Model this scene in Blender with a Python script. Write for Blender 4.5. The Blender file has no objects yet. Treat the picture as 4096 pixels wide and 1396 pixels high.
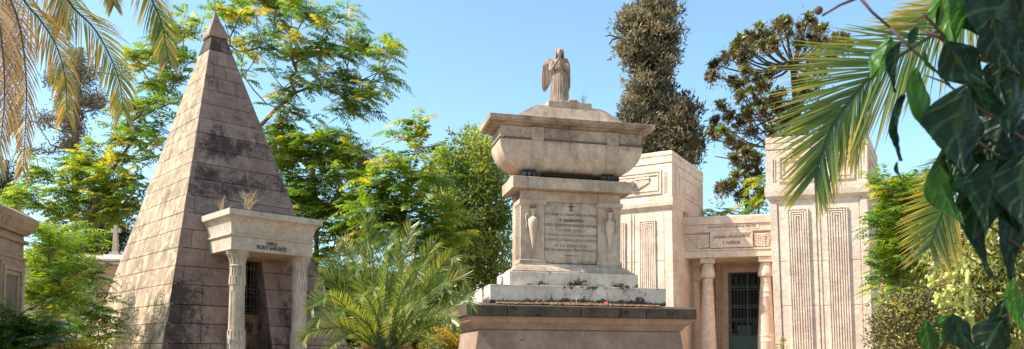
import bpy, math, random
import numpy as np
from mathutils import Vector, Matrix
rnd=random.Random(7); rng=np.random.default_rng(11)
V=Vector
sc=bpy.context.scene; COL=sc.collection
# ---------------------------------------------------------------- camera
F=3100.; CX=2048.; PY=1285.; EYE=1.6
_p=math.radians(2.5); _r=math.radians(.3)
fw=V((0,math.cos(_p),math.sin(_p))); u0=V((0,-math.sin(_p),math.cos(_p))); r0=V((1,0,0))
cr=r0*math.cos(_r)+u0*math.sin(_r); cu=u0*math.cos(_r)-r0*math.sin(_r)
CAM=V((0,0,EYE))
cd=bpy.data.cameras.new('camera'); cam=bpy.data.objects.new('camera',cd); COL.objects.link(cam)
cam.matrix_world=Matrix((( cr.x,cu.x,-fw.x,0),(cr.y,cu.y,-fw.y,0),(cr.z,cu.z,-fw.z,EYE),(0,0,0,1)))
cd.sensor_width=36; cd.lens=36*F/4096; cd.shift_y=(PY-698)/4096; cd.clip_start=.05; cd.clip_end=2000
cd.dof.use_dof=True; cd.dof.focus_distance=18; cd.dof.aperture_fstop=11
sc.camera=cam
def ray(x,y): return fw+cr*((x-CX)/F)+cu*((PY-y)/F)
def P(x,y,Y):
    d=ray(x,y); return CAM+d*(Y/d.y)
def hit(x,y,p0,n):
    d=ray(x,y); return CAM+d*(((V(p0)-CAM).dot(n))/d.dot(n))
# ---------------------------------------------------------------- light
az=math.atan2(-1,-.17); el=math.radians(48)
sdir=V((math.sin(az)*math.cos(el),math.cos(az)*math.cos(el),math.sin(el)))
ld=bpy.data.lights.new('sun','SUN'); lo=bpy.data.objects.new('sun',ld); COL.objects.link(lo)
ld.energy=5.0; ld.angle=math.radians(.5); ld.color=(1,.93,.82)
lo.rotation_euler=(-sdir).to_track_quat('-Z','Y').to_euler()
w=bpy.data.worlds.new('World'); sc.world=w; w.use_nodes=True
nt=w.node_tree; nt.nodes.clear()
sk=nt.nodes.new('ShaderNodeTexSky'); sk.sky_type='NISHITA'; sk.sun_disc=False
sk.sun_elevation=el; sk.sun_rotation=az; sk.air_density=1.0; sk.dust_density=1.6; sk.ozone_density=1.0; sk.altitude=500
bg=nt.nodes.new('ShaderNodeBackground'); bg.inputs[1].default_value=.15
ou=nt.nodes.new('ShaderNodeOutputWorld'); tm_=nt.nodes.new('ShaderNodeMix'); tm_.data_type='RGBA'; tm_.blend_type='MULTIPLY'; tm_.inputs[0].default_value=1; tm_.inputs[7].default_value=(.90,1.07,1.0,1)
nt.links.new(sk.outputs[0],tm_.inputs[6]); nt.links.new(tm_.outputs[2],bg.inputs[0]); nt.links.new(bg.outputs[0],ou.inputs[0])
sc.view_settings.view_transform='Standard'; sc.view_settings.look='None'; sc.view_settings.exposure=1.0; sc.view_settings.gamma=1
sc.render.resolution_x=1024; sc.render.resolution_y=349
# ---------------------------------------------------------------- materials
def newmat(name):
    m=bpy.data.materials.new(name); m.use_nodes=True; n=m.node_tree; n.nodes.clear()
    o=n.nodes.new('ShaderNodeOutputMaterial'); return m,n,o
def nd(n,t,**k):
    x=n.nodes.new(t)
    for a,b in k.items(): setattr(x,a,b)
    return x
def noise(n,co,scale,detail=6,rough=.6,mapscale=None,dist=0):
    t=nd(n,'ShaderNodeTexNoise'); t.inputs['Scale'].default_value=scale; t.inputs['Detail'].default_value=detail
    t.inputs['Roughness'].default_value=rough; t.inputs['Distortion'].default_value=dist
    if mapscale:
        mp=nd(n,'ShaderNodeMapping'); mp.inputs['Scale'].default_value=mapscale; n.links.new(co,mp.inputs[0]); co=mp.outputs[0]
    n.links.new(co,t.inputs['Vector']); return t.outputs['Fac']
def math_(n,op,a,b=None,clamp=False):
    m=nd(n,'ShaderNodeMath',operation=op,use_clamp=clamp)
    for i,v in enumerate((a,b)):
        if v is None: continue
        if isinstance(v,(int,float)): m.inputs[i].default_value=v
        else: n.links.new(v,m.inputs[i])
    return m.outputs[0]
def mixc(n,f,a,b,mode='MIX'):
    m=nd(n,'ShaderNodeMix',data_type='RGBA',blend_type=mode)
    for i,v in ((0,f),(6,a),(7,b)):
        if isinstance(v,(int,float)): m.inputs[i].default_value=v
        elif isinstance(v,tuple): m.inputs[i].default_value=(*v,1)
        else: n.links.new(v,m.inputs[i])
    return m.outputs[2]
def smooth(n,v,a,b):
    m=nd(n,'ShaderNodeMapRange',interpolation_type='SMOOTHSTEP'); n.links.new(v,m.inputs[0])
    m.inputs[1].default_value=a; m.inputs[2].default_value=b; return m.outputs[0]
def attr(n,name): return nd(n,'ShaderNodeAttribute',attribute_name=name).outputs['Fac']
def stone(name,c1,c2,stain=(.03,.026,.024),thr=.62,width=.12,streak=.25,sscale=.9,bump=.35,tintk=.5,pale=None,palethr=.66,rough=.9,grain=.28,sz=1.0):
    m,n,o=newmat(name); tc=nd(n,'ShaderNodeTexCoord').outputs['Object']
    a=noise(n,tc,1.3,8,.62); col=mixc(n,smooth(n,a,.33,.67),c1,c2)
    if pale:
        col=mixc(n,smooth(n,noise(n,tc,3.1,9,.75,dist=.4),palethr,palethr+.07),col,pale)
    st=noise(n,tc,1.0,7,.65,(5,5,.45)); col=mixc(n,math_(n,'MULTIPLY',smooth(n,st,.5,.75),streak),col,tuple(x*.35 for x in c1))
    tn=attr(n,'tint'); g=math_(n,'ADD',math_(n,'MULTIPLY',tn,tintk),1.0)
    gr=noise(n,tc,38,4,.7); g2=math_(n,'ADD',math_(n,'MULTIPLY',gr,grain*2),1-grain)
    mid=noise(n,tc,9,5,.7); bl4=noise(n,tc,3.7,6,.75,dist=.5); g3=math_(n,'ADD',math_(n,'MULTIPLY',math_(n,'ADD',math_(n,'MULTIPLY',mid,.9),bl4),.75),-.05+.34*0+.30)
    gg=math_(n,'MULTIPLY',math_(n,'MULTIPLY',g,g2),g3)
    cc=nd(n,'ShaderNodeCombineColor'); 
    for i in range(3): n.links.new(gg,cc.inputs[i])
    col=mixc(n,1.0,col,cc.outputs[0],'MULTIPLY')
    sn=noise(n,tc,sscale,10,.72,(1,1,sz),.25); sn=math_(n,'ADD',sn,attr(n,'stain'))  # vertex amount: real stains, plus shade painted into some stone parts
    sp=noise(n,tc,14,4,.8); sn=math_(n,'ADD',sn,math_(n,'MULTIPLY',math_(n,'SUBTRACT',sp,.5),.34))
    col=mixc(n,math_(n,'MULTIPLY',smooth(n,sn,thr,thr+width),.93),col,stain)
    b=nd(n,'ShaderNodeBsdfPrincipled'); b.inputs['Roughness'].default_value=rough; n.links.new(col,b.inputs['Base Color'])
    b.inputs['Specular IOR Level'].default_value=.25
    bp=nd(n,'ShaderNodeBump'); bp.inputs['Strength'].default_value=bump; bp.inputs['Distance'].default_value=.02
    h=math_(n,'ADD',math_(n,'MULTIPLY',gr,.5),math_(n,'MULTIPLY',mid,1.2)); n.links.new(h,bp.inputs['Height']); n.links.new(bp.outputs[0],b.inputs['Normal'])
    n.links.new(b.outputs[0],o.inputs[0]); return m
def plain(name,c,rough=.7,metal=0,var=.2,scale=12,bump=0,spec=.4):
    m,n,o=newmat(name); tc=nd(n,'ShaderNodeTexCoord').outputs['Object']
    a=noise(n,tc,scale,5,.65); col=mixc(n,a,tuple(x*(1-var) for x in c),tuple(min(1,x*(1+var)) for x in c))
    b=nd(n,'ShaderNodeBsdfPrincipled'); b.inputs['Roughness'].default_value=rough; b.inputs['Metallic'].default_value=metal
    b.inputs['Specular IOR Level'].default_value=spec
    n.links.new(col,b.inputs['Base Color'])
    if bump:
        bp=nd(n,'ShaderNodeBump'); bp.inputs['Strength'].default_value=bump; bp.inputs['Distance'].default_value=.02; n.links.new(a,bp.inputs['Height']); n.links.new(bp.outputs[0],b.inputs['Normal'])
    n.links.new(b.outputs[0],o.inputs[0]); return m
def leafmat(name,cols,trans=.4,rough=.45,tcol=1.3,spec=.5):
    # cols: colours over tint 0..1
    m,n,o=newmat(name); r=nd(n,'ShaderNodeValToRGB'); e=r.color_ramp.elements
    while len(e)<len(cols): e.new(.5)
    for i,c in enumerate(cols):
        e[i].position=c[3] if len(c)>3 else i/(len(cols)-1)
        e[i].color=(c[0],c[1],c[2],1)
    n.links.new(attr(n,'tint'),r.inputs[0])
    b=nd(n,'ShaderNodeBsdfPrincipled'); b.inputs['Roughness'].default_value=rough; b.inputs['Specular IOR Level'].default_value=spec
    n.links.new(r.outputs[0],b.inputs['Base Color'])
    t=nd(n,'ShaderNodeBsdfTranslucent'); tcx=mixc(n,1.0,r.outputs[0],(tcol*1.35,tcol*1.25,tcol*.4),'MULTIPLY'); n.links.new(tcx,t.inputs[0])
    mx=nd(n,'ShaderNodeMixShader'); mx.inputs[0].default_value=trans; n.links.new(b.outputs[0],mx.inputs[1]); n.links.new(t.outputs[0],mx.inputs[2])
    n.links.new(mx.outputs[0],o.inputs[0]); return m
# ---------------------------------------------------------------- objects
def tag(o,label=None,cat=None,group=None,kind=None):
    if label: o['label']=label
    if cat: o['category']=cat
    if group: o['group']=group
    if kind: o['kind']=kind
    return o
def thing(name,label,cat,loc,group=None):
    o=bpy.data.objects.new(name,None); COL.objects.link(o); o.location=loc; o.empty_display_size=.2
    return tag(o,label,cat,group)
def rootloc(p):
    v=V((0,0,0))
    while p is not None: v+=p.location; p=p.parent
    return v
class Fr:
    def __init__(s,o,ang):
        s.o=V((o[0],o[1],0)); s.e1=V((math.cos(ang),math.sin(ang),0)); s.e2=V((-math.sin(ang),math.cos(ang),0))
    def __call__(s,x,y,z): return s.o+s.e1*x+s.e2*y+V((0,0,z))
    def loc(s,p): d=p-s.o; return (d.dot(s.e1),d.dot(s.e2),p.z)
W0=Fr((0,0),0)
class M:
    def __init__(s): s.v=[];s.f=[];s.t=[];s.st=[]; s.tint=0; s.stain=0
    def add(s,vs,fs):
        b=len(s.v); s.v+= [tuple(v) for v in vs]; s.t+=[s.tint]*len(vs); s.st+=[s.stain]*len(vs)
        s.f+=[tuple(b+i for i in f) for f in fs]; return s
    def rings(s,rs,cap=True,close=True):
        sl_=s.stain if isinstance(s.stain,list) else None; b0=len(s.v); kk=s.stain; s.stain=0 if sl_ else kk
        n=len(rs[0]); vs=[v for r in rs for v in r]; fs=[]
        for i in range(len(rs)-1):
            for j in range(n if close else n-1):
                k=(j+1)%n; fs.append((i*n+j,i*n+k,(i+1)*n+k,(i+1)*n+j))
        if cap: fs.append(tuple(range(n-1,-1,-1))); fs.append(tuple((len(rs)-1)*n+j for j in range(n)))
        s.add(vs,fs); s.stain=kk
        if sl_: s.st[b0:]=[sl_[min(i//n,len(sl_)-1)] for i in range(len(vs))]
        return s
    def stack(s,fr,lv,cap=True):
        return s.rings([[fr(a,c,z),fr(b,c,z),fr(b,d,z),fr(a,d,z)] for a,b,c,d,z in lv],cap)
    def box(s,fr,x0,x1,y0,y1,z0,z1): return s.stack(fr,[(x0,x1,y0,y1,z0),(x0,x1,y0,y1,z1)])
    def lathe(s,c,prof,n=20,a0=0,a1=2*math.pi,fr=None,cap=True):
        full=abs(a1-a0-2*math.pi)<1e-4; m=n if full else n+1
        e1=fr.e1 if fr else V((1,0,0)); e2=fr.e2 if fr else V((0,1,0)); c=V(c)
        rs=[[c+e1*(r*math.cos(a0+(a1-a0)*j/n))+e2*(r*math.sin(a0+(a1-a0)*j/n))+V((0,0,z)) for j in range(m)] for r,z in prof]
        return s.rings(rs,cap,full)
    def tube(s,pts,rad,n=6,cap=True):
        pts=[V(p) for p in pts]; 
        if isinstance(rad,(int,float)): rad=[rad]*len(pts)
        rs=[]; up=None
        for i,p in enumerate(pts):
            t=(pts[min(i+1,len(pts)-1)]-pts[max(i-1,0)])
            t=t.normalized() if t.length>1e-9 else V((0,0,1))
            if up is None: up=V((0,0,1)) if abs(t.z)<.9 else V((1,0,0))
            a=t.cross(up); a=a.normalized() if a.length>1e-6 else V((1,0,0)); b=a.cross(t); up=b
            rs.append([p+a*(rad[i]*math.cos(2*math.pi*j/n))+b*(rad[i]*math.sin(2*math.pi*j/n)) for j in range(n)])
        return s.rings(rs,cap)
    def fbox(s,q,s0,s1,t0,t1,h0,h1,taper=0):
        nrm=(q[1]-q[0]).cross(q[3]-q[0]).normalized()
        def b(a,t,h): return (q[0]*(1-a)+q[1]*a)*(1-t)+(q[3]*(1-a)+q[2]*a)*t+nrm*h
        def rg(h,e=0): return [b(s0+e,t0+e,h),b(s1-e,t0+e,h),b(s1-e,t1-e,h),b(s0+e,t1-e,h)]
        return s.rings([rg(h0),rg(h1,taper)])
    def ball(s,c,r,n=10,sc_=(1,1,1)):
        c=V(c); rs=[]
        for i in range(n+1):
            a=math.pi*i/n; rr=max(math.sin(a),1e-3)
            rs.append([c+V((r*sc_[0]*rr*math.cos(2*math.pi*j/(2*n)),r*sc_[1]*rr*math.sin(2*math.pi*j/(2*n)),-r*sc_[2]*math.cos(a))) for j in range(2*n)])
        return s.rings(rs)
    def build(s,name,mat,parent=None,smooth=False,bevel=0,loc=None,mats=None):
        L=rootloc(parent) if parent else (V(loc) if loc is not None else V((0,0,0)))
        me=bpy.data.meshes.new(name); me.from_pydata([(a-L.x,b-L.y,c-L.z) for a,b,c in s.v],[],s.f)
        at=me.attributes.new('tint','FLOAT','POINT'); at.data.foreach_set('value',[float(x) for x in s.t])
        at=me.attributes.new('stain','FLOAT','POINT'); at.data.foreach_set('value',[float(x) for x in s.st])
        me.materials.append(mat); me.update()
        o=bpy.data.objects.new(name,me); COL.objects.link(o)
        if parent: o.parent=parent
        else: o.location=L
        if smooth: me.shade_smooth()
        if smooth=='auto': me.set_sharp_from_angle(angle=math.radians(38))
        if bevel:
            b=o.modifiers.new('bevel','BEVEL'); b.width=bevel; b.segments=2; b.limit_method='ANGLE'; b.angle_limit=math.radians(35)
        return o
def text(name,body,mat,parent,pos,e1,up,width,height,depth=.012,spacing=1.0,bold=0):
    cu_=bpy.data.curves.new(name,'FONT'); cu_.body=body; cu_.size=1; cu_.align_x='CENTER'; cu_.align_y='CENTER'; cu_.space_character=spacing
    cu_.extrude=.02; cu_.offset=bold; cu_.resolution_u=3
    tmp=bpy.data.objects.new('tmp',cu_); COL.objects.link(tmp)
    me=bpy.data.meshes.new_from_object(tmp.evaluated_get(bpy.context.evaluated_depsgraph_get()))
    bpy.data.objects.remove(tmp); bpy.data.curves.remove(cu_)
    co=np.empty(len(me.vertices)*3); me.vertices.foreach_get('co',co); co=co.reshape(-1,3)
    mn,mx=co.min(0),co.max(0); c=(mn+mx)/2; s=(mx-mn)
    e1=V(e1).normalized(); up=V(up).normalized(); n=e1.cross(up)
    L=rootloc(parent)
    k=np.array([width/s[0],height/s[1],depth/max(s[2],1e-6)]); q=(co-c)*k
    out=np.outer(q[:,0],np.array(e1))+np.outer(q[:,1],np.array(up))+np.outer(q[:,2],np.array(n))+np.array(V(pos)-L)
    me.vertices.foreach_set('co',out.ravel()); me.materials.clear(); me.materials.append(mat); me.update(); me.name=name
    o=bpy.data.objects.new(name,me); COL.objects.link(o); o.parent=parent; return o
# ================================================================ materials used
m_pyr=stone('pink_pyramid_stone',(.235,.152,.118),(.32,.215,.17),stain=(.042,.030,.025),thr=.545,width=.17,streak=.45,sscale=.75,pale=(.42,.32,.27),palethr=.60,bump=.5,tintk=.55)
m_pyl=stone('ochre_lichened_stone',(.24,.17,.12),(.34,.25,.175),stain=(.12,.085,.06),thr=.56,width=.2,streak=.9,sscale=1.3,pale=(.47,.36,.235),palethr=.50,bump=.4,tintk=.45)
m_core=plain('dark_joint_stone',(.05,.038,.03),.95)  # dark core stone, visible in the open joints
m_port=stone('pale_portico_stone',(.40,.31,.24),(.50,.41,.33),stain=(.09,.065,.05),thr=.58,width=.2,streak=.3,bump=.5,pale=(.55,.47,.38),grain=.35)
m_mon=stone('monument_marble',(.37,.265,.19),(.50,.385,.295),stain=(.11,.075,.055),thr=.54,width=.25,streak=.6,bump=.25,grain=.15,sscale=.8)
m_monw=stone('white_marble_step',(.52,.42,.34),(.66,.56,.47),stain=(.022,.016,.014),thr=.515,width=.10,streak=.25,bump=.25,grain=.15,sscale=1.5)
m_plc=stone('lichened_plinth_slab',(.06,.045,.035),(.11,.08,.057),stain=(.012,.009,.008),thr=.52,width=.15,streak=.3,bump=.6,pale=(.26,.26,.17),palethr=.62,sscale=2)
m_pl=stone('brown_plinth_stone',(.26,.175,.13),(.34,.24,.185),stain=(.09,.055,.04),thr=.60,width=.12,streak=.25,bump=.5,sscale=1.2)
m_tomb=stone('cream_tomb_stone',(.62,.455,.36),(.74,.59,.47),stain=(.20,.12,.10),thr=.66,width=.16,streak=.18,bump=.5,pale=(.7,.62,.52),tintk=.4)
m_tombd=stone('rosy_tomb_stone',(.38,.26,.20),(.48,.35,.275),stain=(.10,.05,.045),thr=.62,streak=.35,bump=.5)
m_wall=stone('old_mausoleum_stone',(.34,.22,.14),(.44,.30,.20),stain=(.06,.04,.03),thr=.55,streak=.4,bump=.6)
m_cope=stone('pale_coping_stone',(.42,.35,.29),(.52,.44,.36),stain=(.1,.08,.06),thr=.66)
m_letter=plain('engraved_lettering',(.045,.032,.027),.9)
m_letter2=plain('worn_lettering',(.15,.11,.09),.9)
m_letter3=plain('faded_lettering',(.24,.18,.15),.9)
m_iron=plain('wrought_iron',(.10,.085,.07),.6,.3)
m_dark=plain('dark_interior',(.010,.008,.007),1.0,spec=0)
m_rust=stone('rusty_panel',(.16,.09,.055),(.24,.15,.10),stain=(.03,.018,.012),thr=.5,sscale=6)
m_green=plain('green_painted_metal',(.05,.085,.075),.5,.1,var=.3)
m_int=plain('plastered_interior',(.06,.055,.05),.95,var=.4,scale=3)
m_angel=stone('angel_stone',(.27,.195,.15),(.40,.30,.235),stain=(.10,.07,.055),thr=.58,width=.18,streak=.4,bump=.3,sscale=2.5,grain=.15)
m_paw=stone('dark_bronze_paw',(.035,.035,.04),(.06,.058,.062),stain=(.02,.02,.022),thr=.6,bump=.2)
m_ground=stone('dusty_ground',(.30,.225,.155),(.36,.28,.20),stain=(.2,.16,.12),thr=.6)
# ================================================================ ground
g=M(); g.add([(-900,-300,0),(900,-300,0),(900,1500,0),(-900,1500,0)],[(0,1,2,3)]); tag(g.build('ground',m_ground),kind='structure')

# ================================================================ PYRAMID TOMB
PH=math.radians(43.5); N=P(648,1396,16.0); pf=Fr(N,PH)
AP=P(862,45,19.4); ax,ay,az_=pf.loc(AP); zN=N.z; p_,q_=5.36,4.47
def pc(z): # plan corners x0,x1,y0,y1 at height z
    k=(z-zN)/(az_-zN); return (ax*k, q_+(ax-q_)*k, ay*k, p_+(ay-p_)*k)
py=thing('pyramid_tomb','tall steep pink stone pyramid tomb with a columned portico on its shaded face','tomb',(AP.x,AP.y,0))
zs=[0.06,.5,.94,1.37,1.81,2.24,2.65,3.10,3.51,3.93,4.37,4.77,5.20,5.63,6.03,6.41,6.83,7.22,7.63,8.01,8.39,8.76,9.17]
DX0,DX1,DZ=1.70,2.446,3.77
dyp=pc(DZ)[2]
# core with doorway
core=M(); IN=.05
def cc_(z): a,b,c,d=pc(z); return a+IN,b-IN,c+IN,d-IN
zt=9.5; a0=cc_(0); a1=cc_(zt); ad=cc_(DZ)
vb=[pf(a0[0],a0[2],0),pf(a0[1],a0[2],0),pf(a0[1],a0[3],0),pf(a0[0],a0[3],0)]
vt=[pf(a1[0],a1[2],zt),pf(a1[1],a1[2],zt),pf(a1[1],a1[3],zt),pf(a1[0],a1[3],zt)]
vd=[pf(ad[0],ad[2],DZ),pf(ad[1],ad[2],DZ),pf(ad[1],ad[3],DZ),pf(ad[0],ad[3],DZ)]
d0=pf(DX0,a0[2],0);d1=pf(DX1,a0[2],0);d2=pf(DX0,ad[2],DZ);d3=pf(DX1,ad[2],DZ)
core.add(vb+vt+vd+[d0,d1,d2,d3],[(0,12,14,8),(13,1,9,15),(8,14,15,9,5,4),(1,2,10,9),(9,10,6,5),(2,3,11,10),(10,11,7,6),(3,0,8,11),(11,8,4,7),(4,5,6,7)])
core.build('core',m_core,py)
FB={k:M() for k in 'flrb'}; G=.009
stainmap={1:[(0,.5,.12),(.8,1,.1)],2:[(0,.33,.14),(.8,1,.12)],3:[(0,.33,.16),(.75,1,.12)],4:[(0,.30,.16),(.8,1,.12)],5:[(0,.25,.12),(.75,1,.14)],6:[(0,.25,.08),(.8,1,.08)],7:[(0,.1,.08)],11:[(.2,.9,.10)],12:[(.1,.95,.14)],13:[(.0,1,.17)],14:[(.1,1,.13)],15:[(.4,1,.10)],16:[(.35,.9,.08)],19:[(0,1,.03)],21:[(.2,.4,.05)]}
def facepts(face,t,z):
    a,b,c,d=pc(z)
    return {'f':pf(a+(b-a)*t,c,z),'l':pf(a,d+(c-d)*t,z),'r':pf(b,c+(d-c)*t,z),'b':pf(b+(a-b)*t,d,z)}[face]
SP=[(.7,5.8,.5,.6,.19),(.1,5.35,.3,.35,.14),(.6,7.15,.6,.4,.11),(.05,2.6,.26,1.1,.18),(.95,2.3,.25,1.3,.16),(.3,6.5,.4,.4,.10),(.4,4.9,.6,.35,.08),(.5,8.3,.5,.3,.05),(.4,3.6,.4,.3,.04)]
for ci in range(len(zs)-1):
    z0,z1=zs[ci],zs[ci+1]
    for face in 'flrb':
        a,b,c,d=pc(z0); L=(b-a) if face in 'fb' else (d-c)
        nb=max(1,int(round(L/1.25))) if ci<21 else 1
        if face=='f' and ci in(19,20,21): nb=3 if ci!=19 else 3
        cuts=[0]+[min(.95,max(.05,(i+ (.0 if ci%2 else -.32)+rnd.uniform(-.16,.16))/nb)) for i in range(1,nb)]+[1] if nb>1 else [0,1]
        if nb>1 and ci%2: cuts=sorted(set(cuts+[rnd.uniform(.04,.12)]))
        if face=='l': cuts=[0,rnd.uniform(.25,.75),1] if L>1.5 and rnd.random()<.45 else [0,1]
        segs=[]; bl=FB[face]
        for s0,s1 in zip(cuts[:-1],cuts[1:]):
            if face=='f' and z1<DZ+.25:
                A0=pc((z0+z1)/2); x0=A0[0];w_=A0[1]-A0[0]; da=(DX0-x0)/w_; db=(DX1-x0)/w_
                if s1<=da or s0>=db: segs.append((s0,s1))
                else:
                    if s0<da: segs.append((s0,-1))
                    if s1>db: segs.append((-2,s1))
            else: segs.append((s0,s1))
        for s0,s1 in segs:
            gl=0 if s0==0 else G/L*.45; gr=0 if s1==1 else G/L*.45
            zz0,zz1=z0+G*.8,z1-G*.8
            def bp(sv,z,gg):
                if sv==-1: x=(DX0-pc(z)[0])/(pc(z)[1]-pc(z)[0])
                elif sv==-2: x=(DX1-pc(z)[0])/(pc(z)[1]-pc(z)[0])
                else: x=sv+gg
                return facepts(face,x,z)
            q=[bp(s0,zz0,gl),bp(s1,zz0,-gr),bp(s1,zz1,-gr),bp(s0,zz1,gl)]
            nrm=(q[1]-q[0]).cross(q[3]-q[0]).normalized(); out=rnd.uniform(-.003,.004)
            bl.tint=rnd.uniform(-.22,.22); mid=((s0 if s0>=0 else .5)+(s1 if s1>=0 else .5))/2
            bl.stain=0
            if face=='f':
                bl.stain=rnd.uniform(-.02,.02); bl.tint-=.04
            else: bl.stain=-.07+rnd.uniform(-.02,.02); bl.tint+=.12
            q2=[x+nrm*out for x in q]; qi=[x-nrm*.09 for x in q]
            # chamfered edge
            cen=sum(q2,V((0,0,0)))/4; qm=[x-nrm*.008 for x in q2]
            qt=[x+(cen-x).normalized()*.007 for x in q2]
            b0=len(bl.v); bl.rings([qi,qm,qt])
            if face=='f':
                for i_ in range(b0,len(bl.v)):
                    lx,ly,lz=pf.loc(V(bl.v[i_])); A1=pc(lz); ss=(lx-A1[0])/(A1[1]-A1[0])
                    for sc0,zc0_,sa,za,am in SP: bl.st[i_]+=am*math.exp(-((ss-sc0)/sa)**2-((lz-zc0_)/za)**2)
# darker course below the capstone
def quad(z,e=0):
    a,b,c,d=pc(z); return [pf(a-e,c-e,z),pf(b+e,c-e,z),pf(b+e,d+e,z),pf(a-e,d+e,z)]
bl=FB['f']; bl.tint=-.35; bl.stain=.22; bl.rings([quad(9.17+.01),quad(9.62)])
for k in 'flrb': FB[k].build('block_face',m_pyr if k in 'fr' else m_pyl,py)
cp=M(); cp.tint=.05; cp.stain=-.12
cq=quad(9.56,.03); cx_=sum(cq,V((0,0,0)))/4
rot=Matrix.Rotation(math.radians(-4),3,'Z')
def rq(qd,sc_=1,dz=0,o=V((0,0,0))): 
    c=sum(qd,V((0,0,0)))/4; return [c+rot@((x-c)*sc_)+V((0,0,dz))+o for x in qd]
cp.rings([rq(quad(9.60,.06),.93,-.03),rq(quad(9.63,.07)),rq(quad(10.02,.02))])
cp.build('capstone',m_pyr,py,bevel=.012)
tp=M(); tp.tint=.0; tp.stain=-.1; tp.rings([rq(quad(10.03,.015)),rq(quad(10.36,.012))]); 
tp.build('apex_stone',m_pyr,py)
# doorway: jambs, door
jb=M(); DP=dyp+.06
for X,sg in ((DX0,-1),(DX1,1)):
    x0,x1=(X-.12,X) if sg<0 else (X,X+.12)
    z0_=0; yb=pc(0)[2]+.03; yt=dyp
    vs=[]
    for x in (x0,x1): vs+= [pf(x,yb,z0_),pf(x,DP+.5,z0_),pf(x,DP+.5,DZ),pf(x,yt+.03,DZ)]
    jb.stain=.13; jb.tint=-.3; jb.add(vs,[(0,1,2,3),(7,6,5,4),(0,4,5,1),(1,5,6,2),(2,6,7,3),(3,7,4,0)])  # jambs darkened in colour for the shade of the recess
jb.box(pf,DX0-.1,DX1+.1,dyp+.04,DP+.5,DZ,DZ+.12)
jb.build('door_jamb',m_pyr,py)
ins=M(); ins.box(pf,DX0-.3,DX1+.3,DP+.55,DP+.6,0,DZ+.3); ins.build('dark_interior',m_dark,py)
door=M(); door.box(pf,DX0,DX1,DP+.10,DP+.13,.1,2.52); dr=door.build('gate_panel',m_rust,py)
gt=M()
y=DP+.10
def bar(m_,a,b,r,n=5): m_.tube([a,b],r,n)
for z in (2.56,2.72,3.02,3.12,3.62): gt.tube([pf(DX0,y,z),pf(DX1,y,z)],.010,4)
nbr=8
for i in range(nbr+1):
    x=DX0+.02+(DX1-DX0-.04)*i/nbr; gt.tube([pf(x,y,2.54),pf(x,y,3.75)],.009,5)
def ring(m_,fr,x,y,z,r,t=.007,a0=0,a1=2*math.pi,n=12,tap=1):
    m_.tube([fr(x+r*math.cos(a0+(a1-a0)*k/n)*(1-(1-tap)*k/n),y,z+r*math.sin(a0+(a1-a0)*k/n)*(1-(1-tap)*k/n)) for k in range(n+1)],t,4)
for i in range(5):
    x=DX0+.09+(DX1-DX0-.18)*i/4
    ring(gt,pf,x,y-.012,3.07,.052)
    for s_ in (-1,1):
        ring(gt,pf,x+s_*.04,y-.012,3.18,.035,a0=0 if s_>0 else math.pi,a1=(1.5*math.pi if s_>0 else -.5*math.pi),tap=.4)
        ring(gt,pf,x+s_*.04,y-.012,2.94,.035,a0=0 if s_>0 else math.pi,a1=(-1.5*math.pi if s_>0 else 2.5*math.pi),tap=.4)
        ring(gt,pf,x+s_*.035,y-.012,3.56,.03,a0=0 if s_>0 else math.pi,a1=(1.5*math.pi if s_>0 else -.5*math.pi),tap=.4)
        ring(gt,pf,x+s_*.04,y-.012,2.64,.035,a0=0 if s_>0 else math.pi,a1=(-1.5*math.pi if s_>0 else 2.5*math.pi),tap=.4)
gt.build('iron_grille',m_iron,dr)
# portico entablature
CY0=-.61; CX0,CX1=1.10,3.32; AX0,AX1,AY0=1.23,3.17,-.42
en=M(); yb=1.6
lv=[(AX0,AX1,AY0,yb,3.84),(AX0,AX1,AY0,yb,4.14),(AX0-.035,AX1+.035,AY0-.035,yb,4.145),(AX0-.045,AX1+.045,AY0-.045,yb,4.17),(AX0-.035,AX1+.035,AY0-.035,yb,4.195),(AX0,AX1,AY0,yb,4.20)]
for k in range(1,10):
    t=k/9*math.pi/2; e=(1-math.cos(t))*.125; z=4.20+.36*math.sin(t)
    lv.append((AX0-e*1.0,AX1+e*1.1,AY0-e*1.4,yb,z))
lv+=[(CX0,CX1,CY0,yb,4.565),(CX0,CX1,CY0,yb,4.695)]
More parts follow.
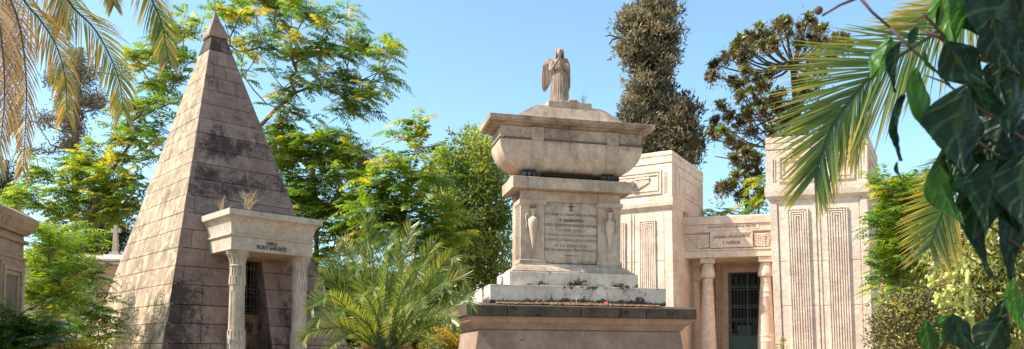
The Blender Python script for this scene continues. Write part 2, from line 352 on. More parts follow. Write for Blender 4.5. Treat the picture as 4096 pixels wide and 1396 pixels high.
# cut a recess underneath: build as solid, soffit beam visible
en.stack(pf,lv); eo=en.build('entablature',m_port,py,bevel=.006)
sl=M(); sl.box(pf,CX0+.02,CX1-.02,CY0+.02,1.4,4.70,4.715); sl.build('roof_lichen',m_plc,eo)
for tb,wd,hh,z,xc in (('FAMILIA',.24,.075,4.045,2.16),('VICENTE SANFUENTES',.66,.085,3.945,2.16)):
    text('lettering',tb,m_letter,eo,pf(xc,AY0-.004,z),pf.e1,(0,0,1),wd*1.08,hh*1.1,.01,1.05,.006)
def pcol(x,yc):
    c=thing('tmp','x','x',(0,0,0)); bpy.data.objects.remove(c)
    cc=pf(x,yc,0); s=M()
    s.lathe(cc,[(.21,0),(.20,.3),(.185,.6),(.182,1.6),(.150,3.50)],24,cap=True)
    so=s.build('column',m_port,py,smooth='auto')
    c_=M(); c_.lathe(cc,[(.150,3.49),(.172,3.50),(.180,3.515),(.172,3.53),(.152,3.54),(.150,3.58),(.158,3.64),(.19,3.72),(.235,3.765),(.238,3.785),(.225,3.79),(.250,3.80),(.250,3.835)],28)
    for k in range(12):
        a=2*math.pi*k/12; d=pf.e1*math.cos(a)+pf.e2*math.sin(a); tn=V((-d.y,d.x,0))
        pts=[];
        for z_,r_,w_ in ((3.55,.152,.022),(3.62,.160,.034),(3.70,.187,.036),(3.745,.222,.022),(3.755,.240,.006)):
            pts.append([cc+d*(r_+.014)+V((0,0,z_)),cc+d*r_+tn*w_+V((0,0,z_)),cc+d*(r_-.01)+V((0,0,z_)),cc+d*r_-tn*w_+V((0,0,z_))])
        c_.rings(pts)
    c_.build('capital',m_port,so,smooth='auto')
    # low relief stepped straps and long groove
    rl=M()
    def strap(a,z0,z1,h=.020,wd=.032):
        rz=lambda z: .182+(.150-.182)*(z-1.6)/(1.9) if z>1.6 else .183
        d=pf.e1*math.cos(a)+pf.e2*math.sin(a); tn=V((-d.y,d.x,0)); q=[]
        for z in (z0,z1):
            r_=rz(z); q.append([cc+d*(r_+h)-tn*wd+V((0,0,z)),cc+d*(r_+h)+tn*wd+V((0,0,z)),cc+d*(r_-.02)+tn*wd+V((0,0,z)),cc+d*(r_-.02)-tn*wd+V((0,0,z))])
        rl.rings(q)
    for k in range(8):
        a=-math.pi/2+.25+k*math.pi/4
        strap(a,3.28,3.49); strap(a+.22,3.10,3.30,.022,.022); strap(a-.22,3.10,3.30,.022,.022); strap(a+.39,2.98,3.49,.011,.011)
        strap(a,1.80,2.0); strap(a+.22,1.9,2.1,.022,.022); strap(a-.22,1.9,2.1,.022,.022); strap(a,1.2,1.8,.012,.05)
        if k%2==0:
            strap(a+.10,2.15,2.98,.010,.008); strap(a-.02,2.15,2.98,.010,.008)
    rl.build('relief_strap',m_port,so)
pcol(1.50,-.16); pcol(2.99,-.16)
# step plinth of pyramid
b_=M(); a,b,c,d=pc(0); b_.box(pf,a-.25,b+.25,c-.3,d+.25,0.004,.16); b_.box(pf,1.0,3.5,-1.0,c-.3,0.004,.12); b_.build('base_step',m_port,py,bevel=.02)

# ================================================================ SARCOPHAGUS MONUMENT
MA=math.radians(13); MO=P(1864,1216,16.0); mf=Fr(MO,MA); D=2.85; W=5.19
mo=thing('sarcophagus_monument','tall shaded stone monument carrying a carved sarcophagus on a lettered pedestal','monument',mf(W/2,D/2,0))
def ins_(x,i,z,d=None): # x inset sides, i inset front/back
    return (x,W-x,i,D-i,z)
pb=M(); pb.stack(mf,[(-.10,W+.10,-.10,D+.1,0.004),(-.10,W+.1,-.10,D+.1,.35),(.02,W-.02,.02,D-.02,.36),(.30,W-.27,.27,D-.3,2.14)])
pb.build('plinth',m_pl,mo,bevel=.02)
pc_=M(); lv=[(.30,W-.27,.27,D-.3,2.13)]
for e,z in ((.30,2.14),(.24,2.16),(.235,2.20),(.21,2.205),(.205,2.235),(.165,2.26),(.11,2.30),(.085,2.345),(.075,2.38),(.05,2.385),(.05,2.415),(.2,2.417)): lv.append((e,W-e,e,D-e,z))
pc_.stack(mf,lv); pc_.build('plinth_moulding',m_pl,mo,bevel=.004)
ps=M(); x_=[0,.88,2.5,4.0,W]
for a,b in zip(x_[:-1],x_[1:]):
    ps.tint=rnd.uniform(-.2,.2); ps.stack(mf,[(a+.006,b-.006,0,D,2.418),(a+.006,b-.006,0,D,2.645),(a+.006,b-.006,.30,D-.3,2.70)])
ps.build('plinth_slab',m_plc,mo,bevel=.018)
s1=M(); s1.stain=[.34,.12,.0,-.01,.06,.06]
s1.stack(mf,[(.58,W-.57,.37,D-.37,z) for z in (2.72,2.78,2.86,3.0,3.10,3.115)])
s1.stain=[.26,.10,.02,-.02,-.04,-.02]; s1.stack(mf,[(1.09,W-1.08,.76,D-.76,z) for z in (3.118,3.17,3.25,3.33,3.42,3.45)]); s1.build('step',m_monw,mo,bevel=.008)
bm=M(); lv=[]
for e,z in ((.80,3.452),(.80,3.49),(.845,3.50),(.86,3.53),(.90,3.58),(.955,3.615),(.985,3.63),(.985,3.66),(1.0,3.665)): lv.append((e+.37,W-e-.37,e,D-e,z))
lv=[(1.16+(l[2]-.80)*1.25,W-1.16-(l[2]-.80)*1.25,l[2],l[3],l[4]) for l in lv]
bm.stack(mf,lv,); bm.build('base_moulding',m_mon,mo,smooth='auto',bevel=.003)
# pedestal die with recessed panel and pilasters
FX0,FX1,FY=1.40,W-1.40,1.03; 
dm=M(); dm.stain=[.08,0,.12]; dm.stack(mf,[(FX0,FX1,FY+.06,D-FY,z) for z in (3.66,4.2,5.30)]); dm.build('pedestal',m_mon,mo)  # shade under the slab put into the colour; foot darker too
zc=5.07
for x0,x1 in ((FX0,FX0+.56),(FX1-.56,FX1)):
    pm=M(); pm.stack(mf,[(x0-.02,x1+.02,FY-.03,FY+.5,3.667),(x0-.02,x1+.02,FY-.03,FY+.5,3.74),(x0,x1,FY,FY+.5,3.76),(x0,x1,FY,FY+.5,zc-.10),(x0-.015,x1+.015,FY-.02,FY+.5,zc-.08),(x0-.035,x1+.035,FY-.05,FY+.5,zc-.05),(x0-.04,x1+.04,FY-.06,FY+.5,zc+.04)])
    pm.stack(mf,[(x0-.02,x1+.02,D-FY-.5,D-FY+.05,3.667),(x0-.02,x1+.02,D-FY-.5,D-FY+.05,zc+.04)]) if False else None
    po=pm.build('pilaster',m_mon,mo,bevel=.006)
    # amphora relief
    cxx=(x0+x1)/2; cen=mf(cxx,FY-.035,0); u=M(); u.tint=.22; u.stain=-.1  # urn colour lightened in place of the shading around the relief
    prof=[(.004,3.98),(.015,4.0),(.035,4.12),(.07,4.32),(.105,4.50),(.118,4.60),(.11,4.66),(.075,4.70),(.045,4.715),(.035,4.74),(.035,4.78),(.055,4.84),(.075,4.87),(.08,4.89),(.055,4.895)]
    u.lathe(cen,prof,16,math.pi,2*math.pi,fr=mf,cap=False)
    u.stain=.2
    for k in range(9):
        a=rnd.uniform(-.05,.05); hh=rnd.uniform(.06,.11)
        u.tube([mf(cxx+a,FY-.03,4.89),mf(cxx+a*1.6+.01,FY-.05,4.89+hh*.6),mf(cxx+a*.6,FY-.03,4.89+hh)],[.022,.02,.006],5)
    u.stain=.06
    for s_ in (-1,1):
        hp=[(.13,4.46),(.155,4.50),(.14,4.54),(.15,4.60),(.165,4.68),(.16,4.75),(.13,4.79),(.095,4.77),(.09,4.735),(.115,4.725),(.125,4.745)]
        u.tube([mf(cxx+s_*a,FY-.035,z) for a,z in hp],.014,6)
        u.tube([mf(cxx+s_*.13,FY-.035,4.46),mf(cxx+s_*.16,FY-.035,4.45),mf(cxx+s_*.165,FY-.035,4.48)],.012,6)
    u.build('amphora_relief',m_mon,po,smooth='auto')
ip=M(); PX0,PX1=FX0+.60,FX1-.60
ip.stain=[.14,-.03,-.06,-.02,.10]; ip.stack(mf,[(PX0-.03,PX1+.03,FY+.02,FY+.1,z) for z in (3.69,3.85,4.3,4.8,5.08)]); ipo=ip.build('inscription_panel',m_mon,mo,bevel=.012)
xc=(PX0+PX1)/2
for tb,wd,hh,z,mt,bd in (('EL S. PRESBº D. J. FRANCº RUIZ DE OVALLE',1.22,.070,4.80,m_letter2,.004),('Y  BALMASEDA',.57,.068,4.68,m_letter,.012),('POSEYO CUANTIOSOS BIENES DE FORTUNA',1.24,.062,4.565,m_letter2,.002),('Y  VIVIO  POBRE',.58,.068,4.445,m_letter3,.004),('Pª CEDERLOS AL HOSPl DE S. FRANco DE BORJA',1.26,.056,4.335,m_letter3,.0),('EL HOSPITAL CONSAGRA ESTE MONUMENTO',1.26,.056,4.225,m_letter3,.0),('A LA MEMORIA',.74,.066,4.10,m_letter3,.004),('De Su Jeneroso Bien Hechor.',1.24,.080,3.995,m_letter2,.0)):
    text('lettering',tb,mt,ipo,mf(xc,FY+.017,z),mf.e1,(0,0,1),wd,hh,.008,1.1,bd)
cr_=M(); cr_.box(mf,xc-.010,xc+.010,FY+.008,FY+.019,4.90,5.06); cr_.box(mf,xc-.05,xc+.05,FY+.009,FY+.020,4.99,5.008)
for a,b in ((-.05,4.999),(.05,4.999),(0,5.06)): cr_.ball(mf(xc+a,FY+.012,b),.014,4)
cr_.box(mf,xc-.04,xc+.04,FY+.010,FY+.021,4.895,4.91)
cr_.box(mf,xc-.16,xc+.16,FY+.012,FY+.020,3.868,3.876); cr_.ball(mf(xc,FY+.014,3.872),.014,4)
cr_.build('carved_cross',m_letter,ipo)
fz=M(); fz.box(mf,FX0+.02,FX1-.02,FY+.03,D-FY,5.085,5.335); fz.box(mf,FX0+.0,FX0+.54,FY+.005,FY+.5,5.115,5.335); fz.box(mf,FX1-.54,FX1,FY+.005,FY+.5,5.115,5.335); fz.build('frieze',m_mon,mo,bevel=.008)
sb=M(); sb.box(mf,1.18,W-1.18,.85,D-.85,5.338,5.60); sb.build('table_slab',m_mon,mo,bevel=.010)
# lion paws
def paw(x,y,dirx):
    m=M()
    m.ball(mf(x-.02*dirx,y+.10,5.69),.11,8,(1.25,1.3,.75))
    m.stack(mf,[(x-.10,x+.10,y+.04,y+.24,5.70),(x-.12,x+.11,y+.02,y+.24,5.765),(x-.17,x+.14,y,y+.26,5.79)])
    for k in range(4):
        xx=x-.16+.105*k; yy=y-.06+.012*abs(k-1.5)
        m.tube([mf(xx,yy+.14,5.70),mf(xx+.004,yy+.03,5.69),mf(xx+.006,yy-.03,5.655),mf(xx+.006,yy-.06,5.622)],[.062,.062,.055,.03],8)
    m.build('paw_foot',m_paw,mo,smooth=True)
for x in (1.63,W-1.68):
    for y in (1.0,D-1.22): paw(x,y,1)
# tub
TZ0,TZ1=5.76,6.45; tb=M(); tb.tint=.38; tb.stain=[.34,.32,.28,.22,.14,.05,-.03,-.05,-.06,-.06,-.05,-.02,.03,.10]; lv=[(1.72,W-1.72,1.25,D-1.25,5.74)]  # shading painted in: dark underside, whiter belly, along with brown staining
for k in range(0,13):
    t=k/12*math.pi/2; c=math.cos(t); s_=math.sin(t)
    e=(1-s_)**1.0; lv.append((.90+.72*(1-s_),W-.90-.72*(1-s_),.93+.30*(1-s_)**1.1,D-.93-.30*(1-s_)**1.1,TZ0+(TZ1-TZ0)*(1-c)*1.0))
tb.stack(mf,lv); 
tb.stack(mf,[(.885,W-.885,.915,D-.915,6.455),(.875,W-.875,.905,D-.905,6.475),(.885,W-.885,.915,D-.915,6.495)])
tb.stain=.10; tb.tint=-.15
tb.stack(mf,[(.91,W-.91,.94,D-.94,6.496),(.91,W-.91,.94,D-.94,6.74)])
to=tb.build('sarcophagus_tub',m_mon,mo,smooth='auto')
for X in (1.62,W-1.78):
    st=M(); w_=.22; rs=[]
    for a,b,c,d,z in lv[1:]: rs.append([mf(X,c-.022,z),mf(X+w_+.06,c-.022,z),mf(X+w_+.06,c+.05,z),mf(X,c+.05,z)])
    st.rings(rs); st.box(mf,X,X+w_+.06,.90,.96,6.50,6.74); st.box(mf,X,X+w_+.06,.885,.93,6.45,6.50); so=st.build('strap_band',m_mon,to)
    rz=M(); cxx=X+.14; 
    for k in range(12):
        a=2*math.pi*k/12; c=mf(cxx+.062*math.cos(a),.888,6.63+.062*math.sin(a)); rz.ball(c,.024,4,(1,.7,1))
    rz.ball(mf(cxx,.885,6.63),.028,6); rz.tube([mf(cxx,.905,6.63),mf(cxx,.885,6.63)],.07,16); rz.build('rosette',m_paw if False else m_mon,so)
# lid
ldm=M(); ldm.tint=-.15; ldm.stain=.08; lv=[]
for e,z in ((.92,6.742),(.86,6.745),(.86,6.765),(.84,6.77),(.80,6.80),(.74,6.82),(.69,6.825),(.69,6.85),(.665,6.86),(.66,6.92),(.655,6.955),(.69,6.97)): 
    lv.append((e-.02,W-e+.02,e+.13,D-e-.13,z))
ldm.stack(mf,lv)
lo_=ldm.build('lid_cornice',m_mon,mo,bevel=.003)
rm=M(); lv=[]
n=14; ex0,ey0=1.10,1.02; ex1,ey1=1.95,1.20
zb,zt_=6.98,7.37
for k in range(n+1):
    t=k/n; s_=t*t*(3-2*t); lv.append((ex0+(ex1-ex0)*t,W-(ex0+(ex1-ex0)*t),ey0+(ey1-ey0)*t,D-(ey0+(ey1-ey0)*t),zb+(zt_-zb)*s_))
rm.stack(mf,lv); rm.build('lid',m_mon,mo,smooth='auto')
SZ=7.47
sp=M(); sp.box(mf,2.08,3.13,1.16,D-1.16,7.33,SZ); sp.build('statue_plinth',m_mon,mo,bevel=.01)
# debris on ledges
db=M()
for k in range(900):
    lx=rnd.uniform(.7,4.4); ly=rnd.uniform(.12,.36); z=2.665+(ly)*.17
    if rnd.random()<.12: lx=rnd.uniform(1.4,3.2); ly=rnd.uniform(.6,.75); z=3.125
    h=rnd.uniform(.012,.05)*(1-abs(lx-2.4)/2.6); a=rnd.uniform(0,3)
    c=mf(lx,ly,z); dx=V((math.cos(a),math.sin(a),0))*rnd.uniform(.02,.06); dy=V((-math.sin(a),math.cos(a),0))*.02
    db.tint=rnd.random(); db.add([c-dx-dy,c+dx-dy,c+dx+dy,c-dx+dy,c+V((0,0,h+.01))],[(0,1,4),(1,2,4),(2,3,4),(3,0,4)])
m_moss=leafmat('dry_moss',[(.09,.03,.018),(.17,.07,.035),(.22,.13,.07),(.10,.09,.04)],.0,.95)
tag(db.build('moss_litter',m_moss),'reddish dry moss and leaf litter lying on the ledges of the monument','moss',kind='stuff')
# ================================================================ ANGEL
AC=mf(2.42,1.42,SZ); af=Fr(AC,math.radians(-4)); an=thing('angel_statue','weathered stone angel praying with folded hands on top of the sarcophagus','statue',AC)
am=M(); H=1.36
def el(cx,cy,rx,ry,z,n=40,amp=0,ph=0,fr_=11):
    rx*=.87
    return [af(cx+rx*(1+amp*math.sin(fr_*t+ph)+amp*.6*math.sin(5*t+2*ph))*math.cos(t),cy+ry*(1+amp*math.sin(fr_*t+ph)+amp*.6*math.sin(5*t+2*ph))*math.sin(t),SZ+z) for t in [2*math.pi*j/n for j in range(n)]]
rings=[el(-.015,.0,.235,.19,0,amp=.07,ph=.3),el(-.015,0,.225,.185,.06,amp=.08,ph=.35),el(-.01,0,.215,.175,.25,amp=.08,ph=.6),el(0,0,.205,.165,.45,amp=.07,ph=.9),el(.01,0,.19,.155,.6,amp=.055,ph=1.1),el(.015,.0,.165,.14,.74,amp=.04,ph=1.3),el(.01,0,.135,.12,.84,amp=.03,ph=1.3),el(.005,0,.145,.12,.90,amp=.02),el(0,0,.165,.125,.98,amp=.015),el(0,.005,.180,.115,1.05,amp=.01),el(0,.01,.165,.10,1.10),el(0,.01,.09,.075,1.135),el(0,.0,.05,.05,1.16),el(0,-.01,.045,.05,1.19),el(0,-.02,.05,.055,1.20)]
am.rings(rings)
hc=af(.0,-.035,SZ+1.285); # head
rs=[]
for i in range(13):
    a=math.pi*i/12; zz=-math.cos(a)*.115; rr=max(.004,math.sin(a))
    ring_=[]
    for j in range(24):
        t=2*math.pi*j/24; rx=.078*rr*(1-.18*max(0,-zz/.115)); ry=.096*rr
        x=rx*math.cos(t); y_=ry*math.sin(t)
        if math.sin(t)<-.6:
            if abs(math.cos(t))<.2 and -.05<zz<.015: y_-=.018     # nose
            if abs(math.cos(t))>.2 and 0<zz<.03: y_+=.010          # eye sockets
            if -.075<zz<-.05: y_-=.006                               # lips
        ring_.append(af(x,-.035+y_-.0-zz*.15*-1*.6,SZ+1.285+zz))
    rs.append(ring_)
am.rings(rs)
for s_ in (-1,1): # arms: shoulder, elbow, hand
    am.tube([af(s_*.15,0,SZ+1.06),af(s_*.19,-.01,SZ+.98),af(s_*.205,-.04,SZ+.88),af(s_*.195,-.075,SZ+.84),af(s_*.13,-.14,SZ+.92),af(s_*.07,-.185,SZ+1.0),af(s_*.03,-.205,SZ+1.05)],[.065,.068,.062,.052,.042,.030,.026],12)
    # palm + fingers + thumb
    am.tube([af(s_*.026,-.205,SZ+1.03),af(s_*.018,-.212,SZ+1.08),af(s_*.014,-.212,SZ+1.11)],[.024,.030,.026],8)
    for k in range(4):
        yy=-.188-.016*k; ln=(.07,.082,.078,.06)[k]
        am.tube([af(s_*.014,yy,SZ+1.10),af(s_*.013,yy+.004,SZ+1.10+ln*.5),af(s_*.009,yy+.012,SZ+1.10+ln)],[.0095,.009,.006],6)
    am.tube([af(s_*.02,-.185,SZ+1.06),af(s_*.016,-.168,SZ+1.09),af(s_*.010,-.165,SZ+1.125)],[.011,.010,.007],6)
# drapery folds
for k in range(16):
    t=-math.pi+math.pi*(k+.5)/16; x0=math.cos(t); y0=math.sin(t); jj=rnd.uniform(-.02,.02)
    am.tube([af(x0*.13,y0*.115,SZ+.84),af(x0*.175+jj,y0*.15,SZ+.6),af(x0*.205+jj,y0*.172,SZ+.3),af(x0*.225,y0*.187,SZ+.01)],[.007,.013,.018,.02],6)
am.tube([af(-.14,-.03,SZ+.85),af(-.07,-.12,SZ+.845),af(.03,-.135,SZ+.85),af(.12,-.07,SZ+.86),af(.14,0,SZ+.86)],.014,6)
am.tube([af(.14,.02,SZ+.86),af(.17,-.07,SZ+.6),af(.12,-.13,SZ+.35),af(.0,-.17,SZ+.10)],[.02,.025,.03,.02],8)
am.ball(af(.06,-.19,SZ+.02),.05,6,(.8,1.4,.5)); am.ball(af(-.07,-.18,SZ+.02),.045,6,(.8,1.4,.5))
ab=am.build('robed_body',m_angel,an,smooth='auto')
hm=M()
for k in range(26):
    t=math.pi*(-.12+1.24*k/25); x0=math.cos(t); y0=math.sin(t); a=rnd.uniform(-.01,.01)
    hm.tube([af(x0*.02,.0,SZ+1.41),af(x0*.07,y0*.08-.02,SZ+1.375),af(x0*.093,y0*.10-.025,SZ+1.29),af(x0*.095+a,y0*.085,SZ+1.19),af(x0*.105+a,y0*.07,SZ+1.10),af(x0*.10,y0*.09+.03,SZ+1.02)],[.010,.020,.020,.016,.014,.008],6)
hm.build('hair',m_angel,ab,smooth=True)
def wing(s_,x_out,tip_z):
    prof=[(0.06,1.06),(.10,1.14),(.17,1.20),(.23,1.20),(.28,1.14),(.315,1.02),(.33,.85),(.34,.68),(.335,.52),(.31,.42),(.28,.385),(.24,.43),(.20,.52),(.15,.64),(.10,.78),(.06,.92)]
    m=M(); k=x_out/.34; bk=lambda x:.10+.10*x
    front=[af(s_*x*k,bk(x)-.0,SZ+z) for x,z in prof]; back=[af(s_*x*k,bk(x)+.055,SZ+z) for x,z in prof]
    fi=[af(s_*(.19+(x-.19)*.9)*k,bk(x)-.012,SZ+.82+(z-.82)*.93) for x,z in prof]
    m.rings([back,front,fi] if s_<0 else [back[::-1],front[::-1],fi[::-1]])
    for j in range(9):   # feather ridges
        x=.10+.026*j; m.tube([af(s_*x*k,bk(x)-.018,SZ+1.12-.01*j),af(s_*(x+.01)*k,bk(x)-.022,SZ+.85),af(s_*(x+.012)*k,bk(x)-.016,SZ+.60-.018*j)],[.008,.012,.006],5)
    m.build('wing',m_angel,an,smooth='auto')
wing(-1,.45,0); wing(1,.27,0)
rk=M(); rk.stack(Fr(AC,.1),[(-.23,.46,-.2,.22,SZ+.001),(-.22,.45,-.2,.21,SZ+.035)]); rk.stack(Fr(AC,-.1),[(.2,.44,-.16,.1,SZ+.03),(.22,.43,-.15,.09,SZ+.09)]); rk.build('rock_base',m_angel,an,bevel=.015)

an.scale=(.96,.96,.955)
# ================================================================ PYLON TOMB
pt_=thing('pylon_tomb','cream stone tomb with two tall grooved pylons flanking a green metal door','tomb',P(2900,1400,26)*1)
pt_.location.z=0
def plan_e(pl,e):
    c=sum(pl,V((0,0,0)))/4; return [p+V(((p-c).x,(p-c).y,0)).normalized()*e*1.41 for p in pl]
def atz(pl,z): return [V((p.x,p.y,z)) for p in pl]
def relief_frame(m,q,s0,s1,t0,t1,ws,wt,h,h0=-.02):
    m.fbox(q,s0,s1,t1-wt,t1,h0,h,.0); m.fbox(q,s0,s1,t0,t0+wt,h0,h); m.fbox(q,s0,s0+ws,t0+wt,t1-wt,h0,h); m.fbox(q,s1-ws,s1,t0+wt,t1-wt,h0,h)
def pylon(head,btop,bbot,zt,zc1,zc2,zf0,zb0,zbt,panels,slots,side_panel=True,globe=None,zj=()):
    par=M(); par.stain=[.10,.0]
    g=.016
    def course(pa,pb,za,zb,ja=()):
        rs=[]; 
        def at(z):
            k=(z-za)/(zb-za); return [V((a.x*(1-k)+b.x*k,a.y*(1-k)+b.y*k,z)) for a,b in zip(pa,pb)]
        rs.append(at(za))
        for z in ja: rs+= [at(z-g),plan_e(at(z-g*.3),-.02),plan_e(at(z+g*.3),-.02),at(z+g)]
        par.stain=[.12]+[.03]*(len(rs)-1)+[.14]; rs.append(at(zb)); par.rings(rs)
    course(bbot,btop,0.004,zbt,zj)
    # head: band, field, crown
    hd=M(); hd.stain=[.1,.08,.06,0,0,.05,.02,-.02,.06,.06,.03,0,.08,.08,.03,.06,.12]; pe=plan_e
    def lev(e,z): return pe(atz(head,z),e)
    hd.rings([lev(-.12,zbt-.02),lev(-.05,zbt),lev(.03,zbt+.10),lev(.045,zb0),lev(.045,zb0+.25*(zf0-zb0)+.12),lev(-.02,zf0-.03),lev(0,zf0),lev(0,zc2-.02),lev(-.03,zc2),lev(-.03,zc2+.025),lev(.01,zc2+.03),lev(.01,zc1-.02),lev(-.02,zc1-.01),lev(-.02,zc1+.015),lev(.01,zc1+.02),lev(.01,zt-.015),lev(-.005,zt)])
    po=par.build('pylon',m_tomb,pt_,bevel=.006)
    ho=hd.build('pylon_head',m_tomb,pt_,bevel=.006)
    # head relief: nested frame (front)
    fr=M(); q=[V((*head[0].xy,zf0)),V((*head[1].xy,zf0)),V((*head[1].xy,zc2)),V((*head[0].xy,zc2))]
    relief_frame(fr,q,.13,.87,.14,.84,.014,.06,.035); relief_frame(fr,q,.165,.835,.24,.74,.012,.05,.03)
    for s_ in (.075,.915): fr.fbox(q,s_-.012,s_-.004,.16,.76,-.02,.02); fr.fbox(q,s_+.010,s_+.018,.16,.76,-.02,.02)
    sq=[V((*head[1].xy,zf0)),V((*head[2].xy,zf0)),V((*head[2].xy,zc2)),V((*head[1].xy,zc2))]
    relief_frame(fr,sq,.2,.85,.2,.8,.02,.05,.03); fr.fbox(sq,.26,.79,.32,.70,-.02,.02)
    fr.fbox(sq,.10,.115,.15,.9,-.02,.02); fr.fbox(sq,.93,.945,.15,.9,-.02,.02)
    fr.build('panel_relief',m_tomb,ho)
    sl=M(); 
    for s_ in (.075,.915): sl.fbox(q,s_-.004,s_+.010,.18,.76,-.02,.006)
    sl.build('slot',m_tombd,ho)
    if globe:
        gm=M(); c=q[0]*.25+q[1]*.25+q[2]*.25+q[3]*.25; nr=(q[1]-q[0]).cross(q[3]-q[0]).normalized()
        gm.ball(c+nr*.10,.15,10); gm.build('winged_globe',m_tomb,ho,smooth=True)
        wm=M()
        for s0 in (-1,1):
            for k in range(13):
                a=.5+s0*(.055+.013*k); t0=.30+.016*k; t1=t0+.26-.010*k
                wm.fbox(q,min(a,a+s0*.010),max(a,a+s0*.010),t0,t1,-.01,.05-.0015*k,.0)
            wm.fbox(q,.5+(.05 if s0>0 else -.225),.5+(.225 if s0>0 else -.05),.60,.66,-.01,.055)
        wm.build('wing_relief',m_tomb,ho)
    # body relief
    br_=M(); zb=.6
    k=(zb-.004)/(zbt-.004); b0=[V((a.x*(1-k)+b.x*k,a.y*(1-k)+b.y*k,zb)) for a,b in zip(bbot,btop)]
    bt_=atz(btop,zbt); Q=[b0[0],b0[1],bt_[1],bt_[0]]; Hh=zbt-zb; Wd=(b0[1]-b0[0]).length
    for p0,p1,top in panels:
        n=4; st=(p1-p0)/(2*n+.9)
        t1=1-(zbt-top)/Hh
        for i in range(n+1):
            a=p0+st*i; b=p1-st*i; tt=t1-st*Wd/Hh*i*1.0; w_=st*.60
            if i==n: br_.fbox(Q,(a+b)/2-w_/2,(a+b)/2+w_/2,0,tt,-.01,.055); continue
            br_.fbox(Q,a,a+w_,0,tt,-.01,.055); br_.fbox(Q,b-w_,b,0,tt,-.01,.055); br_.fbox(Q,a+w_,b-w_,tt-w_*Wd/Hh,tt,-.01,.055)
    br_.build('rib_relief',m_tomb,po)
    gv=M()
    for s_ in slots: gv.fbox(Q,s_-.0045,s_+.0045,0,.985,-.02,.004)
    gv.build('groove',m_tombd,po)
    pl_=M()  # proud pilaster strips between grooves
    ss=sorted(slots)
    for a,b in ((.0,ss[0]-.012),(ss[-1]+.012,1.0)): pl_.fbox(Q,a+.002,b,0,.985,-.02,.03)
    pl_.fbox(Q,ss[1]-.028,ss[1]-.010,0,.985,-.02,.022); pl_.fbox(Q,ss[1]+.010,ss[1]+.028,0,.985,-.02,.022)
    pl_.build('edge_strip',m_tomb,po)
    return po,ho
# right pylon
A=P(3062,552,24.0);B=P(3468,541,23.2);Cc=P(3509,640,26.1)
hp=[V((A.x,A.y,0)),V((B.x,B.y,0)),V((Cc.x,Cc.y,0)),V((A.x+Cc.x-B.x,A.y+Cc.y-B.y,0))]
a=P(3078,800,24.06);b=P(3468,785,23.28);c=P(3508,860,26.1); bt=[a,b,c,a+c-b]
a2=P(3102,1396,24.0);b2=P(3491,1396,23.22);c2=P(3533,1396,26.05); bb=[a2,b2,c2,a2+c2-b2]
def zz(x,y,Y): return P(x,y,Y).z
zr=lambda y: zz(3062,y,24.0)
# extrapolate body to the ground
kk=(0-zr(1396))/(zr(800)-zr(1396)); bb0=[p+(q-p)*kk for p,q in zip(bb,bt)]
for l in (hp,bt,bb0):
    for p in l: p.z=0
po,ho=pylon(hp,bt,bb0,zr(552),zr(577),zr(604),zr(753),zr(768),zr(800),[(.175,.395,zr(838)),(.575,.795,zr(838))],[.085,.485,.915],zj=(zr(1224),zr(1047)))
# left pylon
LA=P(2688,600,25.5); lf=Fr(LA,math.radians(-30))
zl=lambda y: zz(2690,y,25.5)
xl=lf.loc(hit(2372,800,LA,lf.e2))[0]; sd=lf.loc(hit(2812,679,LA,lf.e1))[1]
print('left pylon w',xl,'side',sd)
hp=[lf(xl,0,0),lf(0,0,0),lf(0,sd,0),lf(xl,sd,0)]
bt=[lf(xl+.07,.07,0),lf(-.03,.07,0),lf(-.03,sd-.05,0),lf(xl+.07,sd-.05,0)]
bb0=[lf(xl-.0,.0,0),lf(.10,-.02,0),lf(.10,sd,0),lf(xl,sd,0)]
po,ho=pylon(hp,bt,bb0,zl(600),zl(619),zl(650),zl(790),zl(805),zl(831),[(.20,.405,zl(872)),(.585,.79,zl(872))],[.10,.49,.895],globe=True,zj=(zl(1224),zl(1040)))
# entablature between pylons
EL=P(2739,869,26.6); ER=P(3079,857,25.9); ea=math.atan2(ER.y-EL.y,ER.x-EL.x); ef=Fr(EL,ea); EW=(ER-EL).xy.length+.5
ze=lambda y: 1.6+(1426-y)*.00858
ent=M(); X0=-.35
def eb(y0,y1,za,zb): ent.box(ef,X0,EW,y0,y1,za,zb)
eb(-.02,2.6,4.975,5.20); 
ent.box(ef,X0,EW,-.05,2.6,5.205,5.26)
eb(.05,2.6,5.262,5.80)
ent.stack(ef,[(X0,EW,.05,2.6,5.802),(X0,EW,-.03,2.6,5.83),(X0,EW,-.05,2.6,5.87),(X0,EW,-.02,2.6,5.88),(X0,EW,-.02,2.6,6.10)])
ent.stack(ef,[(X0,EW,-.06,2.6,6.104),(X0,EW,-.07,2.6,6.36),(X0,EW,-.04,2.6,6.38)])
eo=ent.build('entablature',m_tomb,pt_,bevel=.008)
sb=M(); sb.box(ef,-.25,.10,-.03,.5,6.385,6.50); sb.box(ef,-.25,.02,-.02,.4,6.504,6.62); sb.build('stepped_block',m_tombd,eo,bevel=.01)
xe=lambda x,y: ef.loc(hit(x,y,EL,ef.e2))[0]
nameb=M(); nx0,nx1=xe(2815,915),xe(3035,895); nameb.box(ef,nx0,nx1,-.035,0,5.91,6.08); no=nameb.build('name_band',m_tomb,eo,bevel=.004)
text('lettering','JOAQUIN PINTO BENAVENTE',m_letter,no,ef((xe(2827,900)+xe(3022,890))/2,-.037,5.995),ef.e1,(0,0,1),xe(3022,890)-xe(2827,900),.105,.01,1.1)
px0,px1=xe(2841,960),xe(3011,950)
sg=M(); sg.box(ef,px0,px1,-.03,.04,5.29,5.84); 
pan=M(); 
pan.box(ef,px0,px1,-.06,-.031,5.78,5.84);pan.box(ef,px0,px1,-.06,-.031,5.29,5.345);pan.box(ef,px0,px0+.06,-.06,-.031,5.346,5.779);pan.box(ef,px1-.06,px1,-.06,-.031,5.346,5.779)
